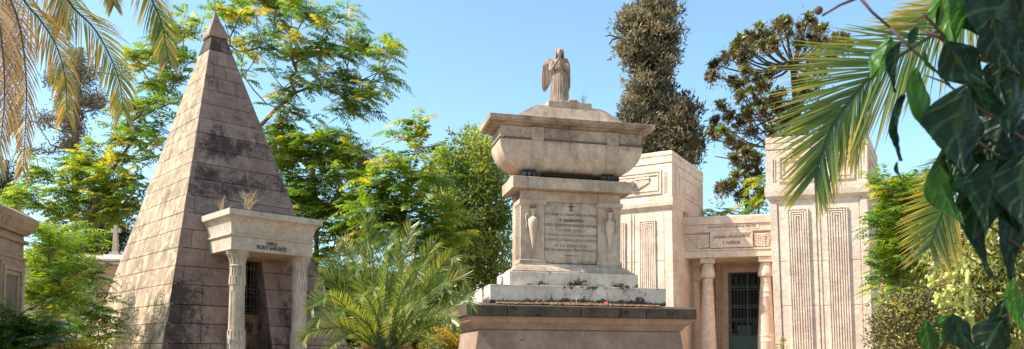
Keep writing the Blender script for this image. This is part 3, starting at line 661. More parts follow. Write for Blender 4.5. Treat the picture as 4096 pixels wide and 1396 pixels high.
so=sg.build('name_panel',m_tomb,eo); pan.build('panel_border',m_tomb,so,bevel=.004)
text('lettering','JOAQUINA CONCHA DE PINTO',m_letter,so,ef((px0+px1)/2,-.033,5.65),ef.e1,(0,0,1),(px1-px0)-.2,.125,.01,1.05)
text('lettering','Y FAMILIA',m_letter,so,ef((px0+px1)/2,-.033,5.46),ef.e1,(0,0,1),(px1-px0)*.42,.115,.01,1.05)
for sgn,xa,xb in ((-1,px0-.02,xe(2748,960)),(1,px1+.02,xe(3085,950))):
    wg=M(); 
    for row in range(6):
        z1=5.76-.075*row; L=(xb-xa)*(1-.09*row) if sgn<0 else (xb-xa)*(1-.03*row); x0,x1=sorted((xa,xa+L))
        wg.stack(ef,[(x0,x1,.0-.012*row*0,.06,z1-.066),(x0+.0,x1,-.012,.06,z1-.05),(x0,x1,-.010,.06,z1-.012),(x0+.01,x1-.01,.02,.06,z1)])
    for k in range(5):
        for j in range(5):
            xx=xa+sgn*(.05+.075*k); z1=5.75-.083*j-.012*k; wg.box(ef,xx-.034,xx+.034,-.035+.004*j,.0,z1-.078,z1)
    wg.build('wing_relief',m_tomb,eo,bevel=.012)
# papyrus columns
def tcol(x,Y,top=4.97):
    c=P(x,1300,Y); c.z=0; s=M(); k=.93
    prof=[(.34,0),(.36,.15),(.34,.4),(.30,.42),(.315,.5),(.32,1.0),(.295,2.1),(.300,2.11),(.300,2.14),(.292,2.15),(.291,2.28),(.298,2.29),(.298,2.31),(.288,2.32),(.222,3.60),(.228,3.61),(.228,3.64),(.220,3.65),(.215,3.78),(.221,3.79),(.221,3.81),(.213,3.82),(.180,4.12)]
    for i in range(3): prof+=[(.188,4.135+i*.055),(.188,4.16+i*.055),(.178,4.17+i*.055)]
    s.lathe(c,[(r*k,z) for r,z in prof],28); so=s.build('column',m_tomb,pt_,smooth='auto')
    h=M(); n=32; rs=[]
    for r,z in ((.175,4.29),(.215,4.31),(.238,4.37),(.240,4.43),(.225,4.52),(.200,4.62),(.180,4.71),(.172,4.79)):
        rs.append([c+V(((r+.014*abs(math.sin(4*t)))*math.cos(t),(r+.014*abs(math.sin(4*t)))*math.sin(t),z)) for t in [2*math.pi*j/n for j in range(n)]])
    h.rings(rs); h.box(Fr(c,ea),-.245,.245,-.245,.245,4.795,top); h.build('capital',m_tomb,so,smooth='auto')
tcol(2832,26.75); tcol(3064,26.2); tcol(2777,27.75)
# back wall, door frame
BW=1.75; bo=ef(0,BW,0)
xb=lambda x,y: ef.loc(hit(x,y,bo,ef.e2))[0]
dx0,dx1=xb(2914,1250),xb(2914,1250)+1.32; dz=ef.loc(hit(2914,1090,bo,ef.e2))[2]
bw=M(); bw.box(ef,-.6,dx0,BW,BW+.5,0.004,4.97); bw.box(ef,dx1,EW+.4,BW,BW+.5,0.004,4.97); bw.box(ef,dx0,dx1,BW,BW+.5,dz,4.97); bo_=bw.build('portal_wall',m_tombd,pt_)
fm=M()
for i,(e0,e1_,h) in enumerate(((.0,.20,.04),(.215,.275,.07),(.29,.35,.10),(.365,.43,.13))):
    fm.box(ef,dx0-e1_,dx0-e0,BW-h,BW,0.004,dz+e0); fm.box(ef,dx1+e0,dx1+e1_,BW-h,BW,0.004,dz+e0); fm.box(ef,dx0-e1_,dx1+e1_,BW-h,BW,dz+e0,dz+e1_)
fm.box(ef,dx0-.5,dx1+.5,BW-.17,BW,dz+.435,dz+.50)
fm.build('door_frame',m_tombd,bo_,bevel=.006)
inn=M(); yb=BW+1.6
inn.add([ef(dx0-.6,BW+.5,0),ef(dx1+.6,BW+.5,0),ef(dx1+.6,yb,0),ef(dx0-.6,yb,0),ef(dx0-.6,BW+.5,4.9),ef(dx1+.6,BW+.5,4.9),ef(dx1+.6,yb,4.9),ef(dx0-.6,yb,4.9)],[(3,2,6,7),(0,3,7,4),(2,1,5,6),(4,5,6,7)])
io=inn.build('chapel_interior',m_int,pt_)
al=M(); al.box(ef,dx0+.2,dx1-.1,BW+1.1,BW+1.55,0.01,2.1); al.box(ef,dx0+.35,dx0+.85,BW+1.3,BW+1.5,2.1,2.75); al.build('altar',plain('pale_altar',(.35,.33,.30),.9),io,bevel=.02)
dm_=M(); dy=BW+.22; zl1=1.6+(1417-1337)*.0092
dm_.box(ef,dx0+.02,dx1-.02,dy,dy+.05,.02,zl1)
dm_.box(ef,dx0+.12,dx1-.12,dy-.015,dy,.3,zl1-.12); dm_.box(ef,dx0+.17,dx1-.17,dy-.025,dy-.0155,.35,zl1-.17)
do=dm_.build('metal_door',m_green,pt_,bevel=.006)
dg=M(); TZ=dz
for z in (zl1+.02,zl1+.52,zl1+.60,3.35,3.43,TZ-.62,TZ-.54,TZ-.03): dg.box(ef,dx0,dx1,dy,dy+.03,z,z+.03)
for x in (dx0+.02,dx0+.06,(dx0+dx1)/2,dx1-.05): dg.box(ef,x,x+.035,dy-.004,dy+.034,zl1,TZ-.004)
for i in range(11):
    x=dx0+.10+(dx1-dx0-.2)*i/10; dg.tube([ef(x,dy+.012,zl1+.6),ef(x,dy+.012,TZ-.6)],.011,5)
def arch(z0,h,inv=False):
    for i in range(6):
        xc_=dx0+.16+(dx1-dx0-.32)*i/5
        for r_ in (.10,.06):
            pts=[ef(xc_+r_*math.cos(t)*1.0,dy+.01,(z0+h*.45+(r_*2.6)*math.sin(t)*(1 if not inv else -1))) for t in [math.pi*k/8 for k in range(9)]]
            e=z0 if not inv else z0+h*.9
            pts=[V((pts[0].x,pts[0].y,e))]+pts+[V((pts[-1].x,pts[-1].y,e))]
            dg.tube(pts,.010,4)
        ring(dg,ef,xc_,dy+.01,z0+h*.12,.04,.008)
arch(zl1+.05,.47,True); arch(TZ-.52,.47)
dgo=dg.build('door_grille',m_green,do)
hn=M(); hn.tube([ef(dx0+.05,dy,2.55),ef(dx0+.05,dy-.07,2.55),ef(dx0+.14,dy-.07,2.55)],.015,6); hn.ball(ef(dx0+.05,dy-.02,2.68),.025,6); hn.build('door_handle',plain('brass',(.5,.33,.12),.4,.8),do)
fl=M()
for k in range(14): fl.ball(ef(dx1-.32+rnd.uniform(-.07,.07),BW+.9+rnd.uniform(-.05,.05),2.75+rnd.uniform(0,.16)),.03,3)
fl.tube([ef(dx1-.32,BW+.9,2.1),ef(dx1-.32,BW+.9,2.75)],.03,6)
tag(fl.build('flower_vase',plain('dried_flowers',(.35,.12,.05),.8,var=.5,scale=30),loc=ef(dx1-.32,BW+.9,2.1)),'small vase of dried reddish flowers inside behind the green grille door','vase')
# rear chamber of the tomb
rc=M(); q=P(3536,1100,27.6); q.z=0; zt2=zz(3530,945,27)
rc.rings([atz([V((q.x-5,q.y+2.6,0)),q,q+V((1.2,2.6,0)),V((q.x-4,q.y+5,0))],z) for z in (0.004,zt2)])
rc.build('rear_chamber',m_tomb,pt_,bevel=.02)

# ================================================================ LEFT MAUSOLEUM, WALL, CROSS
mz=thing('stone_mausoleum','weathered stone mausoleum with moulded cornice and framed niche at the left edge','mausoleum',(-7.4,12,0))
wf=Fr(P(0,1400,11.0),math.radians(90+12.2)); L_=.8   # e1 runs away from the camera, e2 to the left
zw=lambda y: zz(0,y,11.0)
mb=M()
mb.box(wf,-3.2,L_,.0,2.5,0.004,zw(1010)); 
ni=M()
mb.stack(wf,[(-3.2,L_,.03,2.5,zw(1010)),(-3.2,L_,.03,2.5,zw(915))]); mb.stack(wf,[(-3.25,L_+.03,-.02,2.5,zw(1022)),(-3.25,L_+.03,-.02,2.5,zw(1008))])
mb.stack(wf,[(-3.25,L_+.03,-.03,2.5,zw(950)),(-3.25,L_+.03,-.03,2.5,zw(935))])
mbo=mb.build('wall',m_wall,mz,bevel=.01)
mc=M(); mc.stack(wf,[(-3.3,L_+.02,-.02,2.5,zw(914)),(-3.3,L_+.03,-.05,2.5,zw(902)),(-3.3,L_+.04,-.07,2.5,zw(898)),(-3.3,L_+.06,-.12,2.5,zw(874)),(-3.3,L_+.08,-.14,2.5,zw(868)),(-3.3,L_+.08,-.15,2.5,zw(845)),(-3.3,L_+.05,-.02,2.4,zw(822))])
mc.build('cornice',m_wall,mz,bevel=.008)
xw=lambda x,y: wf.loc(hit(x,y,wf(0,0,0),wf.e2))[0]
n0,n1=xw(14,1200),xw(62,1200)
fm=M(); zt3=zw(1092)
for e0,e1_,h in ((0,.06,.03),(.065,.13,.055),(.135,.17,.03)):
    fm.box(wf,n0-e1_,n0-e0,-h,0,.3,zt3+e0); fm.box(wf,n1+e0,n1+e1_,-h,0,.3,zt3+e0); fm.box(wf,n0-e1_,n1+e1_,-h,0,zt3+e0,zt3+e1_)
fm.build('niche_frame',m_wall,mz,bevel=.004)
pn=M(); pn.box(wf,n0,n1,-.006,0,.3,zt3); pn.build('niche_panel',stone('dark_niche',(.16,.11,.085),(.22,.16,.12),thr=.6),mz)
pn=M(); pn.box(wf,n1+.19,L_-.03,-.012,0,.3,zw(1075)); pn.build('painted_light_panel',m_cope,mz,bevel=.004)  # paler panel paints in a lit stretch of the wall
# brick wall
m_brick,n,o=newmat('old_brick'); tc=nd(n,'ShaderNodeTexCoord').outputs['Object']
mp=nd(n,'ShaderNodeMapping'); mp.inputs['Rotation'].default_value=(math.radians(90),0,0); n.links.new(tc,mp.inputs[0])
bk=nd(n,'ShaderNodeTexBrick'); n.links.new(mp.outputs[0],bk.inputs[0]); bk.inputs['Color1'].default_value=(.42,.20,.12,1); bk.inputs['Color2'].default_value=(.50,.30,.20,1); bk.inputs['Mortar'].default_value=(.36,.29,.23,1)
bk.inputs['Scale'].default_value=1; bk.inputs['Brick Width'].default_value=.30; bk.inputs['Row Height'].default_value=.09; bk.inputs['Mortar Size'].default_value=.014
cl=mixc(n,smooth(n,noise(n,tc,1.6,7,.7),.52,.62),bk.outputs[0],(.42,.33,.26)); cl=mixc(n,smooth(n,noise(n,tc,2.6,7,.7),.6,.7),cl,(.12,.07,.05))
bb_=nd(n,'ShaderNodeBsdfPrincipled'); bb_.inputs['Roughness'].default_value=.95; n.links.new(cl,bb_.inputs['Base Color'])
bp=nd(n,'ShaderNodeBump'); bp.inputs['Strength'].default_value=.6; bp.inputs['Distance'].default_value=.02; n.links.new(bk.outputs['Fac'],bp.inputs['Height']); bp.invert=True; n.links.new(bp.outputs[0],bb_.inputs['Normal']); n.links.new(bb_.outputs[0],o.inputs[0])
bwf=Fr(P(150,1400,21.0),math.radians(4)); zb_=lambda y: zz(400,y,21.2)
bw=thing('brick_wall','weathered red brick garden wall with pale stone coping left of the pyramid','wall',bwf(0,0,0)*1); bw.location.z=0
q=M(); q.box(bwf,-3,4.2,0,.4,0.004,zb_(1062)); q.build('wall',m_brick,bw)
q=M(); q.box(bwf,-3.05,4.2,-.08,.5,zb_(1060),zb_(1048)); q.stack(bwf,[(-3.05,4.2,-.14,.55,zb_(1047)),(-3.05,4.2,-.14,.55,zb_(1038)),(-3.05,4.2,.06,.45,zb_(1018))]); q.build('coping',m_cope,bw,bevel=.015)
q=M(); q.box(bwf,.55,1.5,-.05,0,0.01,zb_(1110)); q.build('plaster_patch',m_cope,bw,bevel=.01)
cxp=bwf.loc(P(457,1000,21.3))[0]
cs=thing('stone_cross','stone cross on a square shaft standing on the wall coping','cross',bwf(cxp,.25,zb_(1018)))
q=M(); zc0=zb_(1018); q.box(bwf,cxp-.13,cxp+.13,.13,.37,zc0+.002,zc0+.08); q.stack(bwf,[(cxp-.075,cxp+.075,.18,.32,zc0+.08),(cxp-.055,cxp+.055,.2,.3,zb_(932))]); q.build('shaft',m_cope,cs,bevel=.008)
q=M(); z9=zb_(932); q.box(bwf,cxp-.05,cxp+.05,.2,.3,z9,z9+.24); q.box(bwf,cxp-.13,cxp-.052,.205,.295,z9+.04,z9+.15); q.box(bwf,cxp+.052,cxp+.13,.205,.295,z9+.04,z9+.15);  q.build('cross_arms',m_cope,cs,bevel=.006)
# white railing far behind the palm
rl=M(); c=P(1792,1290,34); rf=Fr(c,0)
for i in range(9): rl.box(rf,-.6+.15*i,-.55+.15*i,0,.05,0.3,c.z+.1)
rl.box(rf,-.7,.7,.01,.04,c.z+.102,c.z+.17); rl.box(rf,-.7,.7,.01,.04,.22,.298)
tag(rl.build('iron_railing',plain('white_paint',(.75,.73,.7),.6),loc=rf(0,0,0)),'small white painted railing far behind the yellow bush','railing')
# ================================================================ VEGETATION
def nz(a): return a/np.maximum(np.linalg.norm(a,axis=-1,keepdims=True),1e-9)
UP=np.array([0,0,1.])
class LV:
    def __init__(s): s.q=[]; s.t=[]
    def add(s,b,d,sd,L,w,t,fold=.12,mid=.45):
        b=np.asarray(b);n=nz(np.cross(d,sd)); L=np.asarray(L)[:,None]; w=np.asarray(w)[:,None]
        m=b+d*L*mid; s.q.append(np.stack([b,m+sd*w/2+n*w*fold,b+d*L,m-sd*w/2+n*w*fold],1)); s.t.append(np.repeat(np.asarray(t),4))
    def build(s,name,mat,parent=None,loc=None):
        v=np.concatenate([a.reshape(-1,3) for a in s.q]); t=np.concatenate(s.t)
        Lc=rootloc(parent) if parent else V(loc if loc is not None else (0,0,0)); v=v-np.array(Lc)
        nq=len(v)//4; me=bpy.data.meshes.new(name); me.vertices.add(len(v)); me.vertices.foreach_set('co',v.ravel().astype(np.float32))
        me.loops.add(nq*4); me.loops.foreach_set('vertex_index',np.arange(nq*4,dtype=np.int32)); me.polygons.add(nq)
        me.polygons.foreach_set('loop_start',np.arange(0,nq*4,4,dtype=np.int32)); me.polygons.foreach_set('loop_total',np.full(nq,4,dtype=np.int32))
        at=me.attributes.new('tint','FLOAT','POINT'); at.data.foreach_set('value',t.astype(np.float32))
        me.materials.append(mat); me.update(calc_edges=True); me.validate()
        o=bpy.data.objects.new(name,me); COL.objects.link(o)
        if parent: o.parent=parent
        else: o.location=Lc
        return o
def rdir(n,zb=0,zs=1):
    d=rng.normal(size=(n,3)); d[:,2]=d[:,2]*zs+zb; return nz(d)
def tipsof(blobs,scale=1):
    out=[]
    for x,y,rx,ry,n,Y,dY in blobs:
        for _ in range(max(1,int(n*scale))):
            a=rnd.uniform(0,2*math.pi); r=math.sqrt(rnd.random())*(1.3 if rnd.random()<.15 else 1); yy=Y+rnd.uniform(-1,1)*dY*math.sqrt(max(.05,1-min(1,r*r)*.8))
            out.append(P(x+rx*r*math.cos(a),y+ry*r*math.sin(a),yy))
    return out
def grow(m,trunk,tips,r0_=.12,tw=.006,sag=.12,sides=5,penal=.5,step=.5):
    nodes=[V(p) for p in trunk]; par=[-1]+list(range(len(trunk)-1)); tp=V(trunk[-1])
    order=sorted(tips,key=lambda p:min((p-t).length for t in nodes)); ends=[]
    A_=np.array([list(p) for p in nodes])
    for p in order:
        pn=np.array(p); df=pn-A_; ds=np.linalg.norm(df,axis=1); cost=ds+penal*np.maximum(0,A_[:,2]-pn[2]+.1)*1.5+ (np.arange(len(A_))<len(trunk)-2)*.0
        k=int(np.argmin(cost)); q=nodes[k]; L=(p-q).length; ns=max(2,min(6,int(L/step)+1)); prev=k; new=[]
        jit=V((rnd.uniform(-1,1),rnd.uniform(-1,1),rnd.uniform(-.3,1)))*L*.08
        for i in range(1,ns+1):
            t=i/ns; x=q.lerp(p,t)+jit*math.sin(math.pi*t)+V((0,0,-sag*L*math.sin(math.pi*t)*.5)); nodes.append(x); par.append(prev); prev=len(nodes)-1; new.append(list(x))
        A_=np.vstack([A_,np.array(new)]); ends.append(prev)
    cnt=[0]*len(nodes)
    for e in ends:
        while e!=-1: cnt[e]+=1; e=par[e]
    mx=max(cnt); rad=[tw+(r0_-tw)*((c/mx)**.6) if c>0 else tw for c in cnt]
    for i in range(len(trunk)): rad[i]=max(rad[i],r0_*(1-.5*i/len(trunk)))
    for i in range(1,len(nodes)):
        m.tube([nodes[par[i]],nodes[i]],[min(rad[par[i]],rad[i]*1.5+.002),rad[i]],sides,cap=False)
    return [nodes[e] for e in ends],[ (nodes[e]-nodes[par[e]]).normalized() for e in ends]
def pinnate(lv,st,d,L,pairs,ll,lw,droop,t0,tv=.06,rach=True,angle=.35,ldrop=.35):
    st=np.asarray(st);d=nz(np.asarray(d));n=len(st);L=np.asarray(L)*np.ones(n); t0=np.asarray(t0)*np.ones(n)
    for j in range(pairs):
        t=.14+.86*(j+.5)/pairs; pos=st+d*(L*t)[:,None]+UP*(-droop*L*t*t)[:,None]
        tan=nz(d+UP*(-2*droop*t)); sd=nz(np.cross(tan,UP)+1e-4)
        sc_=ll*(.75+.5*math.sin(math.pi*min(1,t*.95)))*(1 if t<.85 else .75)
        for s_ in (-1,1):
            dd=nz(sd*s_*.85+tan*angle+UP*(-ldrop)+rng.normal(size=(n,3))*.13); nn=nz(np.cross(sd,tan)); ls=nz(np.cross(dd,nn))
            lv.add(pos,dd,ls,sc_*rng.uniform(.8,1.15,n)*(L/np.mean(L)),lw*rng.uniform(.8,1.1,n),np.clip(t0+rng.normal(size=n)*tv,0,1))
    if rach:
        for k in range(2):
            a=k/2;b=(k+1)/2; p0=st+d*(L*a)[:,None]+UP*(-droop*L*a*a)[:,None]; p1=st+d*(L*b)[:,None]+UP*(-droop*L*b*b)[:,None]; dd=p1-p0; ln=np.linalg.norm(dd,axis=1); dd=nz(dd)
            lv.add(p0,dd,nz(np.cross(dd,np.array([0,1.,.3]))),ln,np.full(n,.014),np.clip(t0+.15,0,.85),fold=0)
m_bark=stone('grey_brown_bark',(.16,.115,.085),(.24,.18,.14),stain=(.05,.035,.028),thr=.6,sscale=3,bump=.6)
m_barkd=stone('dark_bark',(.07,.05,.04),(.12,.09,.07),stain=(.03,.02,.018),thr=.6,sscale=3,bump=.6)
m_ail=leafmat('heaven_leaf',[(.035,.075,.014,0),(.075,.15,.018,.3),(.14,.24,.022,.6),(.24,.32,.03,.8),(.46,.42,.04,.93),(.46,.30,.06,1)],.48,.4)
m_oak=leafmat('fine_green_leaf',[(.05,.085,.02),(.11,.17,.03),(.19,.25,.045),(.34,.33,.08)],.42,.5)
m_cyp=leafmat('cypress_spray',[(.03,.032,.024),(.09,.083,.052),(.19,.155,.09),(.31,.25,.155)],.2,.7)
m_cypd=leafmat('dark_cypress_spray',[(.012,.018,.012),(.03,.038,.024),(.05,.055,.035)],.1,.7)
m_cas=leafmat('grey_needle',[(.06,.055,.045),(.12,.105,.085),(.19,.165,.14)],.2,.8)
m_ara=leafmat('monkey_puzzle_leaf',[(.07,.045,.025,0),(.17,.115,.05,.4),(.13,.15,.035,.65),(.24,.32,.06,1)],.2,.5)
m_palm=leafmat('palm_leaflet',[(.035,.075,.022,0),(.09,.15,.035,.3),(.20,.23,.055,.55),(.48,.34,.08,.75),(.52,.26,.06,.88),(.32,.20,.12,1)],.42,.35)
m_palmd=leafmat('dry_palm_leaflet',[(.16,.09,.065,0),(.30,.18,.11,.4),(.45,.30,.17,.7),(.60,.42,.18,1)],.35,.6)
m_priv=leafmat('privet_leaf',[(.07,.09,.025),(.18,.20,.05),(.30,.31,.10),(.42,.40,.18)],.35,.3)
m_yel=leafmat('golden_leaf',[(.10,.13,.02),(.28,.25,.03),(.42,.34,.04),(.38,.13,.03)],.3,.5)
m_rach=plain('palm_rib',(.22,.17,.06),.6)
def leafy(name,label,cat,blobs,trunk,kind='ail',group=None,bark=None,r0_=.1,scale=1,leaf=None,per=7,L=.6,pairs=11,ll=.13,lw=.045,droop=.45,tb=(.15,.75),mat=None,size=.35,lsz=(.09,.04),zb=.2,tw=.006,yel=.06,penal=.5,step=.6,elev=(-.25,.75)):
    tr=[P(*p) if p[2]>0 else V(p) for p in trunk]; base=tr[0].copy(); base.z=0; tr=[base]+tr
    root=thing(name,label,cat,base,group)
    tips=tipsof(blobs,scale); tm=M(); ends,dirs=grow(tm,tr,tips,r0_,tw,penal=penal,step=step)
    tm.build('trunk',bark or m_bark,root,smooth=True)
    E_=np.array([list(e) for e in ends]); Dr=np.array([list(d) for d in dirs]); lv=LV(); n=len(E_)
    hz=(E_[:,2]-E_[:,2].min())/max(.1,np.ptp(E_[:,2]))
    if kind=='ail':
        ct=rng.uniform(tb[0],tb[1],n); ct=np.where(rng.random(n)<yel,rng.uniform(.85,1,n),ct)
        for k in range(per):
            a=2*math.pi*k/per+rng.uniform(0,6.28,n)*.25+rng.uniform(0,6.28); e=rng.uniform(elev[0],elev[1],n)
            d=np.stack([np.cos(a)*np.cos(e),np.sin(a)*np.cos(e),np.sin(e)],1)+Dr*.35
            st=E_-Dr*rng.uniform(0,.22,n)[:,None]; t=np.clip(ct+rng.normal(size=n)*.12,0,1); t=np.where(rng.random(n)<yel*.6,rng.uniform(.82,1,n),t)
            pinnate(lv,st,d,L*rng.uniform(.65,1.15,n),pairs,ll,lw,droop*rng.uniform(.6,1.4),t)
    elif kind=='clump':
        ct=rng.uniform(tb[0],tb[1],n); cs_=rng.uniform(.6,1.25,n)[:,None]
        for k in range(per):
            off=np.clip(rng.normal(size=(n,3)),-1.5,1.5)*size*cs_*np.array([1,1,.75])*.5; d=nz(off+rng.normal(size=(n,3))*size*.6+np.array([0,0,zb*size])); sd=nz(np.cross(d,rdir(n)))
            lv.add(E_+off,d,sd,lsz[0]*rng.uniform(.7,1.3,n),lsz[1]*rng.uniform(.8,1.2,n),np.clip(ct+rng.normal(size=n)*.13+off[:,2]/size*.25,0,1))
    o=lv.build('crown',mat or m_ail,root); return root
def bl_(Y,dY,*l): return [(x,y,rx,ry,n,Y,dY) for x,y,rx,ry,n in l]
G1='trees of heaven behind the tombs'
def leafy_h(*a,**k): return leafy(*a,group=G1,**k)
def leafy_s(*a,**k): return leafy(*a,group='ferny saplings at the left',**k)
leafy_h('tree_of_heaven','large spreading open tree with yellowing leaves rising right behind the pyramid','tree',bl_(25,1.6,(990,30,90,60,16),(1120,-20,90,60,16),(1180,50,90,60,16),(1330,60,90,50,12),(1100,170,100,80,18),(1220,180,100,60,16),(1340,190,110,60,18),(1450,200,70,50,10),(1545,195,45,40,8),(1560,290,45,50,7),(1500,370,70,50,12),(1390,330,100,60,18),(1260,300,90,50,12),(1420,440,80,25,8),(1120,390,60,80,8),(1180,450,80,30,6),(940,220,40,90,8),(900,60,60,40,8),(1480,110,30,20,2),(1350,430,60,40,6)),
  [(950,1300,25),(950,900,25),(980,640,25),(1040,505,25),(1110,430,25),(1180,370,25)],r0_=.075,L=.66,per=6,pairs=10,ll=.14,lw=.048,yel=.11,tb=(.1,.8),tw=.012,penal=.6,step=.8,scale=.9)
leafy_h('tree_of_heaven','broad tree of heaven spreading behind the pyramid\'s left side above the brick wall','tree',bl_(24,1.4,(770,110,50,50,9),(690,130,60,50,10),(650,235,100,50,18),(550,235,40,25,5),(740,280,70,60,14),(690,370,80,60,16),(620,470,90,60,16),(540,420,45,30,6),(490,540,70,50,10),(590,590,100,70,22),(400,610,60,40,8),(470,680,110,60,22),(330,660,60,30,8),(300,700,100,50,16),(170,700,60,30,8),(230,790,130,50,22),(100,770,60,40,10),(400,770,110,60,22),(540,770,60,90,18),(50,810,40,25,5),(330,860,110,50,18),(470,870,50,40,10),(550,850,30,60,6),(480,790,60,50,10),(150,640,0,0,0)),
  [(345,1300,22),(335,1100,22.5),(345,900,23),(420,720,24),(560,520,24)],r0_=.06,L=.66,per=6,pairs=10,ll=.14,lw=.048,yel=.06,tb=(.2,.8),tw=.009,penal=.6,scale=.9)
leafy_h('tree_of_heaven','dense green tree crowding the pyramid\'s right side above the palm','tree',bl_(24.5,1.4,(1130,510,60,35,9),(1230,550,100,50,18),(1340,560,80,50,14),(1140,620,80,60,18),(1260,660,110,60,24),(1390,650,80,60,16),(1180,760,90,70,24),(1320,770,120,70,30),(1440,760,60,60,14),(1230,870,90,70,24),(1370,880,110,70,26),(1280,970,100,70,22),(1430,960,80,70,18),(1300,1080,70,70,14),(1450,1080,80,80,14),(1080,560,40,40,6)),
  [(1250,1390,24.5),(1260,1100,24.5),(1270,850,24.5),(1250,650,24.5)],r0_=.08,L=.75,pairs=10,ll=.16,lw=.055,yel=.05,tb=(.3,.9),per=6,scale=.85)
leafy_h('tree_of_heaven','slender young tree with long fern-like leaves behind the fan of the palm','tree',bl_(22.5,1.0,(1590,510,30,20,2),(1680,500,30,25,3),(1640,560,40,30,3),(1560,630,60,30,5),(1700,600,40,30,4),(1620,680,90,40,9),(1500,720,50,40,6),(1710,740,70,50,8),(1600,790,120,50,16),(1480,850,70,50,9),(1620,880,120,60,18),(1750,860,60,50,8),(1560,960,120,60,16),(1730,960,80,60,12),(1800,930,40,30,3),(1650,1040,120,60,14)),
  [(1580,1390,22.5),(1600,1100,22.5),(1620,850,22.5),(1640,640,22.5)],r0_=.06,L=.90,pairs=12,ll=.18,lw=.06,yel=.0,tb=(.4,.86),per=6,droop=.45,scale=.85,elev=(-.1,.8))
leafy('broadleaf_tree','tall fine-leaved green tree standing to the left of the sarcophagus monument','tree',bl_(29,2,(1890,580,60,35,30),(1960,600,50,40,24),(1820,640,80,40,38),(1930,690,100,60,70),(1780,700,60,30,18),(1850,760,120,60,70),(1980,790,60,70,40),(1780,820,70,40,24),(1890,870,110,60,60),(1990,930,50,90,45),(1880,990,130,70,80),(1800,930,60,50,20),(1950,1080,90,70,60),(1830,1100,100,70,60),(1760,1060,60,60,30),(1780,1180,80,60,40),(1700,1100,60,60,24)),
  [(1985,1390,29),(1975,1100,29),(1950,900,29),(1940,740,29)],kind='clump',r0_=.13,per=78,size=.56,scale=.5,lsz=(.17,.07),mat=m_oak,tb=(.1,.9),bark=m_barkd,tw=.01)
leafy('casuarina_tree','sparse grey-brown tree seen between the hanging palm fronds','tree',bl_(36,1.5,(310,210,30,30,10),(290,270,60,35,20),(350,300,40,30,14),(205,310,35,25,10),(310,350,60,40,24),(240,330,40,20,8),(370,390,45,25,12),(410,420,30,30,10),(330,430,60,40,18),(260,410,35,25,8),(180,470,40,20,8),(250,500,40,40,14),(300,540,50,40,22),(270,590,40,30,14),(170,500,30,30,6),(500,290,30,25,7),(300,470,40,50,14),(130,620,60,20,6),(190,600,30,20,5)),
  [(298,1200,36),(300,800,36),(303,500,36),(318,300,36),(325,190,36)],kind='clump',r0_=.16,per=42,size=.42,lsz=(.17,.045),mat=m_cas,tb=(0,1),tw=.018,penal=1)
leafy('casuarina_tree','small brownish wispy tree top right of the pyramid above the green trees','tree',bl_(37,1.2,(1400,580,50,30,12),(1380,640,40,40,14),(1450,620,40,40,12),(1460,690,35,25,10),(1400,700,40,25,10)),
  [(1460,1200,37),(1450,800,37),(1432,620,37)],kind='clump',r0_=.13,per=40,size=.42,lsz=(.17,.045),mat=m_cas,tb=(0,1),tw=.02)
leafy('cedar_tree','small dark blue-green conifer top at the far left edge','tree',bl_(42,1,(26,670,6,20,6),(26,720,18,20,14),(28,770,30,20,22),(25,820,40,25,30),(20,870,45,30,30)),
  [(28,1200,42),(27,800,42),(27,640,42)],kind='clump',r0_=.15,per=70,size=.55,lsz=(.22,.04),mat=m_cypd,tb=(0,1),tw=.02)
leafy('cypress_tree','dark narrow cypress standing behind the brick wall and cross','tree',bl_(30,.8,(420,800,30,40,30),(400,870,50,50,60),(440,930,60,60,80),(390,980,60,50,60)),
  [(420,1300,30),(420,1000,30),(420,780,30)],kind='clump',r0_=.15,per=80,size=.5,lsz=(.13,.04),mat=m_cypd,tb=(0,1),tw=.02)
leafy('cypress_tree','tall shaggy bronze cypress rising behind the left pylon','tree',bl_(33,1.3,(2630,-10,50,30,30),(2590,50,70,40,56),(2500,100,36,34,24),(2500,190,30,50,18),(2540,260,30,30,12),(2640,60,70,40,60),(2560,110,60,40,36),(2640,130,70,40,60),(2600,200,80,50,80),(2660,220,50,50,40),(2560,190,40,40,24),(2610,290,60,40,50),(2600,360,80,50,80),(2560,430,60,40,50),(2640,440,70,60,80),(2590,510,90,50,90),(2530,420,30,40,14),(2700,400,40,50,34),(2740,450,50,50,44),(2700,520,80,50,80),(2650,580,90,50,90),(2760,570,40,60,34),(2570,590,60,40,50),(2740,630,60,50,44),(2500,470,20,30,8)),
  [(2640,1200,33),(2640,800,33),(2630,400,33),(2620,0,33)],kind='clump',r0_=.25,per=60,size=.40,scale=.54,lsz=(.22,.065),mat=m_cyp,tb=(0,1),bark=m_barkd,tw=.012,zb=.7)
q=M()
for pts in ([(2520,160),(2470,150),(2440,140),(2420,145)],[(2475,150),(2450,158),(2436,178)],[(2680,500),(2740,520),(2790,560),(2800,640),(2780,690)],[(2700,560),(2720,600),(2740,640)],[(2790,600),(2820,590),(2815,560)]): q.tube([P(x,y,33) for x,y in pts],[.05,.04,.03,.02,.012][:len(pts)],5)
q.build('bare_branch',m_barkd,bpy.data.objects['cypress_tree.001'])
